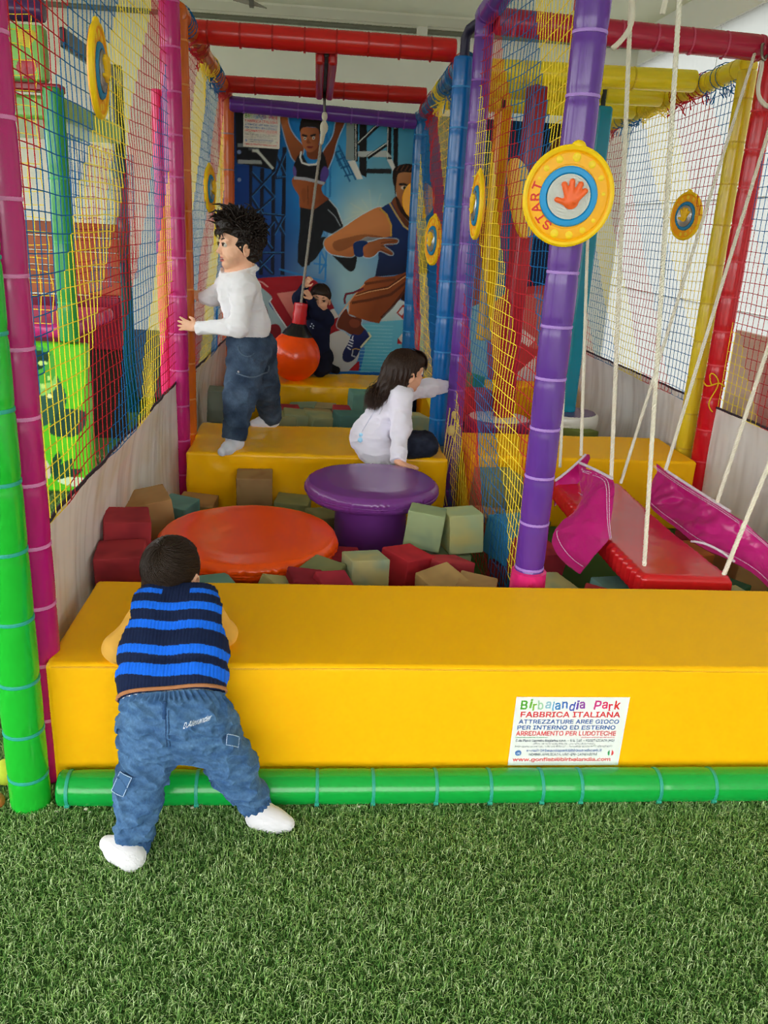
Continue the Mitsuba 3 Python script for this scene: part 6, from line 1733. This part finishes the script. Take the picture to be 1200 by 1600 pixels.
# ---------------------------------------------------------------- girl in a white sweatshirt by the violet stool
girl = thing('person', 'long-haired girl in a white sweatshirt sitting behind the violet stool, reaching for the post', 'person')
s_ = 1.05
Hd = np.array((0.455,4.16,0.829))
hp, w, Mh = head_parts(Hd, (0.90, 0.40, -0.10), (0.08, 0, 1), s_)
nb = np.array((0.424,4.15,0.727))
ch = np.array((0.383,4.14,0.637))
pe = np.array((0.312,4.12,0.474))
sr, sl = np.array((0.432,4.06,0.713)), np.array((0.479,4.24,0.712))
er, el = np.array((0.43,3.98,0.571)), np.array((0.611,4.34,0.721))
wr_, wl = np.array((0.413,3.86,0.445)), np.array((0.728,4.46,0.71))
hr, hl = np.array((0.379,4.13,0.444)), np.array((0.373,4.22,0.427))
kr, kl = np.array((0.588,4.15,0.455)), np.array((0.597,4.3,0.438))
ar, al = np.array((0.416,4.21,0.366)), np.array((0.44,4.34,0.374))
body = hp + [seg(nb, Hd - (0.01, 0, 0.07), 0.04, 0.042), seg(nb, pe, 0.065, 0.08), seg(nb, sr, 0.045, 0.036), seg(nb, sl, 0.045, 0.036), seg(sr, er, 0.034, 0.028), seg(er, wr_, 0.028, 0.02), seg(sl, el, 0.034, 0.028), seg(el, wl, 0.028, 0.02),
             seg(pe, hr, 0.075, 0.06), seg(pe, hl, 0.075, 0.06), seg(hr, kr, 0.055, 0.045), seg(hl, kl, 0.055, 0.045), seg(kr, ar, 0.042, 0.03), seg(kl, al, 0.042, 0.03), seg(ar, ar + np.array((-0.09, 0.02, -0.01)), 0.026, 0.02), seg(al, al + np.array((-0.09, 0.02, -0.01)), 0.026, 0.02)]
hand(body, wr_ + (0.002, -0.004, -0.006), (0.80, -0.55, -0.10), (0, 0, 1), (0.5, 0.8, 0), 8, 0.88, 11)
hand(body, wl, (0.80, 0.45, 0.1), (0.2, 0.9, 0.2), (0, 0, 1), 34, 0.85)
m = blob(body, 0.0036, 0.022)
put(girl + '__body', m, skin_col(m, '#deab8c'), 'skin', True)
face(girl, w, Mh, s_)
HE = (np.array(w((0, -0.012, 0.022))), np.array((0.078, 0.094, 0.084)) * s_, Mh)
tip = np.array((0.306,4.08,0.673))
back = np.array(w((0, -0.085, -0.04)))
cap = blob([('e', tuple(HE[0]), tuple(HE[1]), Mh), ('e', w((0, 0.052, 0.058)), tuple(np.array((0.062, 0.035, 0.035)) * s_), Mh, 0.02), seg(w((0, -0.062, -0.005)), w((0.012, -0.085, -0.075)), 0.062, 0.052, 0.03), seg(w((0.012, -0.085, -0.075)), tip + (0.012, 0, 0.02), 0.050, 0.030, 0.03),
            seg(w((0.045, -0.04, -0.01)), w((0.05, -0.045, -0.10)), 0.036, 0.03, 0.03), seg(w((0.05, -0.045, -0.10)), w((0.055, -0.05, -0.155)), 0.030, 0.016, 0.03)], 0.004, 0.025,
           cuts=[(w((0, 0.05, 0.028)), Mh @ np.array((0, 0.62, -0.8)), 0.075 * s_), (w((0, 0.03, -0.03)), Mh @ np.array((0, 1, -0.1)), 0.09)],
           wr=lambda X: 0.0035 * np.sin((np.arctan2((X - HE[0]) @ Mh[:, 1], (X - HE[0]) @ Mh[:, 0])) * 26 + 2 * meshkit.noise(X * 30, 2)) * (0.3 + 0.7 * (X[:, 2] < HE[0][2])))
hk = add(girl, 'hair', cap, '#2a1c16', 'hair', True)
g = np.random.default_rng(9)
st = []
for q in range(1500):
    th, ph = 0.15 + 1.0 * g.random(), g.uniform(0, 2 * math.pi)
    d0 = np.array((math.sin(th) * math.cos(ph), math.sin(th) * math.sin(ph), math.cos(th)))
    if d0[1] > 0.85:
        continue
    pts = []
    for t in np.linspace(0, 1, 5):
        tt = th + (1.72 - th) * t
        d = np.array((math.sin(tt) * math.cos(ph), math.sin(tt) * math.sin(ph), math.cos(tt)))
        if d[1] > 0.42 and d[2] < 0.42 or d[1] > 0.15 and d[2] < 0.1:
            break
        pts.append(HE[0] + Mh @ (HE[1] * d * (1.012 + 0.02 * g.random())))
    fr = math.sin(ph)
    if len(pts) == 5:
        j = g.normal(0, 1, 3)
        if fr < 0.25:
            f = (g.random() - 0.5)
            sidex = math.cos(ph)
            pts += [np.array(w((0.052 * sidex + 0.01 + 0.006 * j[0], -0.10 - 0.02 * abs(j[1]) + 0.03 * abs(sidex), -0.07))), tip + (0.045 * sidex * 0.6 + 0.012 * j[0], 0.02 * j[1], 0.03 + 0.02 * j[2]), tip + (0.03 * sidex * 0.6 + 0.014 * j[0] - 0.008, 0.02 * j[1], -0.012 + 0.012 * j[2])]
        else:
            pts += [np.array(w((0.066 * math.cos(ph) + 0.004 * j[0], -0.035 + 0.008 * j[1], -0.09))), np.array(w((0.064 * math.cos(ph) + 0.006 * j[0], -0.04 + 0.012 * j[1], -0.15 + 0.01 * j[2])))]
    if len(pts) >= 3:
        p = spline(pts, 12)
        st.append(tube(p, np.concatenate([[0.0006], np.full(9, 0.0014), [0.001, 0.0003]]), 3, False))
for k in range(60):
    x = -0.055 + 0.11 * k / 59
    st.append(tube(spline([w((x * 0.5, 0.03, 0.108)), w((x * 0.85, 0.075, 0.082)), w((x, 0.098 - 5 * x * x, 0.048)), w((x, 0.096 - 7 * x * x, 0.018 + 0.004 * math.sin(k * 1.9)))], 8), [0.001, 0.0022, 0.0026, 0.0026, 0.0026, 0.0024, 0.0018, 0.0004], 4, False))
add(hk, 'strands', cat(st), '#33231b', 'hair', True, kind='stuff')
m = blob([seg(nb, ch, 0.062, 0.086, 0.04), seg(ch, pe + (0.0, 0, 0.03), 0.086, 0.102, 0.05), seg(pe + (-0.012, 0, 0.02), pe + (0.035, -0.015, -0.06), 0.102, 0.105, 0.04), seg(nb, sr, 0.055, 0.05), seg(nb, sl, 0.055, 0.048), seg(sr, er, 0.052, 0.046), seg(er, wr_, 0.044, 0.032), seg(sl, el, 0.047, 0.04), seg(el, wl, 0.04, 0.028)], 0.004, 0.03,
         cuts=[(pe + (0.0, 0, -0.115), (-0.45, 0, -1), 0.2), (wr_, unit(wr_ - er), 0.07), (nb + (0.01, 0, 0.045), (0.35, 0, 1), 0.1)], wr=lambda X: (1 - np.abs(2 * meshkit.fbm(X * (11, 11, 17) + 5, 2, 12) - 1)) ** 2 * -0.013 + 0.005)
sk_ = add(girl, 'sweatshirt', m, '#dcdae8', 'cloth', True)
RI3 = trimesh.ray.ray_triangle.RayMeshIntersector(tm((np.array(m.vertices), np.array(m.faces))))
for pts in ([(0.308,4,0.664), (0.27,4,0.599), (0.241,4,0.547)],):
    add(sk_, 'cord', tube(on_surface(spline(pts, 14), d_in, 0.002, RI3), 0.002, 5), '#b9bccf', 'cloth', True)
for p, r in (((0.238,4,0.534), 0.010), ((0.236,4,0.509), 0.013)):
    c = on_surface([p], d_in, 0.004, RI3)[0]
    add(sk_, 'charm', ball(c, r, 2, None, np.array((r, 0.005, r))), '#9fd2f0', 'satin', True, label='light blue charm')
m = blob([seg(pe - (0, -0.02, 0.02), hr, 0.078, 0.066, 0.03), seg(pe - (0, 0, 0.02), hl, 0.082, 0.078, 0.03), seg(hr, kr, 0.066, 0.062, 0.02), seg(hl, kl, 0.07, 0.06, 0.02), seg(kr, ar, 0.055, 0.042, 0.01), seg(kl, al, 0.055, 0.042, 0.01)], 0.004, 0.03, wr=lambda X: (meshkit.fbm(X * (26, 20, 20) + 1, 2, 14) - 0.5) * 0.012)
V = np.array(m.vertices)
V[:, 2] = np.where((V[:, 1] > 4.13), np.maximum(V[:, 2], 0.392), np.maximum(V[:, 2], 0.36))
add(girl, 'trousers', (V, m.faces), shade_cloth(m, '#181b28', '#2a3040', 6), 'cloth', True)
for a in (ar, al):
    m = blob([seg(a, a + np.array((-0.095, 0.02, -0.01)), 0.034, 0.024)], 0.004)
    V = np.array(m.vertices)
    V[:, 2] = np.where((V[:, 1] > 4.13), np.maximum(V[:, 2], 0.392), V[:, 2])
    add(girl, 'sock', (V, m.faces), '#cfd2da', 'cloth', True)

# ---------------------------------------------------------------- boy in navy behind the orange ball
nav = thing('person', 'small boy in navy clothes crouching behind the orange ball and holding its rope', 'person')
s_ = 1.0
Hd = np.array((0.036,6.44,0.98))
hp, w, Mh = head_parts(Hd, (-0.02, -0.97, -0.16), (0.12, 0, 1), s_)
nb = np.array((0.043,6.47,0.871))
ch = np.array((0.031,6.48,0.793))
pe = np.array((0.032,6.5,0.564))
sl, sr = np.array((0.092,6.45,0.827)), np.array((-0.086,6.44,0.882))
el, er = np.array((0.01,6.36,0.875)), np.array((-0.124,6.36,0.98))
wl, wr_ = np.array((-0.035,6.315,0.987)), np.array((-0.074,6.315,1.072))
hl, hr = np.array((0.077,6.5,0.537)), np.array((-0.002,6.5,0.534))
kl, kr = np.array((0.049,6.42,0.45)), np.array((-0.039,6.46,0.45))
al, ar = np.array((0.114,6.53,0.435)), np.array((0.02,6.56,0.426))
for a in (kl, kr, al, ar):
    a[2] = max(a[2], 0.455)
body = hp + [seg(nb, Hd - (0, 0, 0.07), 0.038, 0.042), seg(nb, pe, 0.06, 0.075), seg(nb, sl, 0.045, 0.036), seg(nb, sr, 0.045, 0.036), seg(sl, el, 0.034, 0.028), seg(el, wl, 0.028, 0.02), seg(sr, er, 0.034, 0.028), seg(er, wr_, 0.028, 0.02),
             seg(pe, hl, 0.07, 0.06), seg(pe, hr, 0.07, 0.06), seg(hl, kl, 0.055, 0.045), seg(hr, kr, 0.055, 0.045), seg(kl, al, 0.042, 0.03), seg(kr, ar, 0.042, 0.03), seg(al, al + np.array((0.06, 0.0, -0.02)), 0.028, 0.022), seg(ar, ar + np.array((0.06, 0.0, -0.02)), 0.028, 0.022)]
hand(body, wl, (-0.45, -0.35, 0.8), (0.7, -0.7, 0), (-0.5, -0.3, 0.3), 62, 0.85, 3)
hand(body, wr_, (0.35, -0.45, 0.8), (-0.6, -0.75, 0), (0.6, 0, 0.4), 62, 0.85, 3)
m = blob(body, 0.004, 0.022)
put(nav + '__body', m, skin_col(m, '#dba888'), 'skin', True)
face(nav, w, Mh, s_)
HE = (np.array(w((0, -0.010, 0.022))), np.array((0.0755, 0.092, 0.082)) * s_, Mh)
cap = blob([('e', tuple(HE[0]), tuple(HE[1]), Mh), ('e', w((0, 0.05, 0.055)), (0.06, 0.035, 0.032), Mh, 0.02), ('e', w((0, -0.045, -0.03)), (0.056, 0.05, 0.045), Mh, 0.02)], 0.004, 0.02,
           cuts=[(w((0, 0.06, 0.032)), Mh @ np.array((0, 0.5, -0.85))), (w((0, -0.06, -0.065)), Mh @ np.array((0, 0.3, -1)))])
hk = add(nav, 'hair', cap, '#2a1f19', 'hair', True)
reg = lambda d: d[2] > -0.5 and not (d[1] > 0.5 and d[2] < 0.3) and not (d[1] > 0.0 and d[2] < -0.2)
add(hk, 'strands', strands(HE, np.array((0.1, -0.3, 0.95)), reg, 900, 0.6, 0.0018, 0.03, 0.4, 5, 0.08), '#30241c', 'hair', True, kind='stuff')
m = blob([seg(nb, ch, 0.056, 0.082, 0.04), seg(ch, pe, 0.082, 0.09, 0.04), seg(nb, sl, 0.052, 0.05), seg(nb, sr, 0.052, 0.05), seg(sl, el, 0.05, 0.042), seg(el, wl, 0.04, 0.03), seg(sr, er, 0.05, 0.042), seg(er, wr_, 0.04, 0.03)], 0.005, 0.03,
         cuts=[(wl, unit(wl - el), 0.06), (wr_, unit(wr_ - er), 0.06), (nb + (0, 0, 0.035), (0, 0, 1), 0.07)], wr=folds(0.006, 22, 15))
tk_ = add(nav, 'sweatshirt', m, '#141a33', 'cloth', True)
RI4 = trimesh.ray.ray_triangle.RayMeshIntersector(tm((np.array(m.vertices), np.array(m.faces))))
for p in ((-0.026,6.3,0.811), (-0.012,6.3,0.797), (-0.035,6.3,0.792), (-0.016,6.3,0.779)):
    add(tk_, 'print', ball(on_surface([p], d_in, 0.002, RI4)[0], 0.006, 1), '#b9bfca', 'cloth', True)
m = blob([seg(pe, hl, 0.085, 0.078), seg(pe, hr, 0.085, 0.078), seg(hl, kl, 0.07, 0.06, 0.01), seg(hr, kr, 0.07, 0.06, 0.01), seg(kl, al, 0.055, 0.042, 0.01), seg(kr, ar, 0.055, 0.042, 0.01)], 0.005, 0.03, wr=folds(0.006, 22, 16))
V = np.array(m.vertices)
V[:, 2] = np.maximum(V[:, 2], 0.392)
add(nav, 'trousers', (V, m.faces), '#141728', 'cloth', True)
for a in (al, ar):
    m = blob([seg(a, a + np.array((0.065, 0.0, -0.02)), 0.036, 0.028)], 0.004)
    V = np.array(m.vertices)
    V[:, 2] = np.maximum(V[:, 2], 0.392)
    add(nav, 'shoe', (V, m.faces), '#0f1016', 'cloth', True)
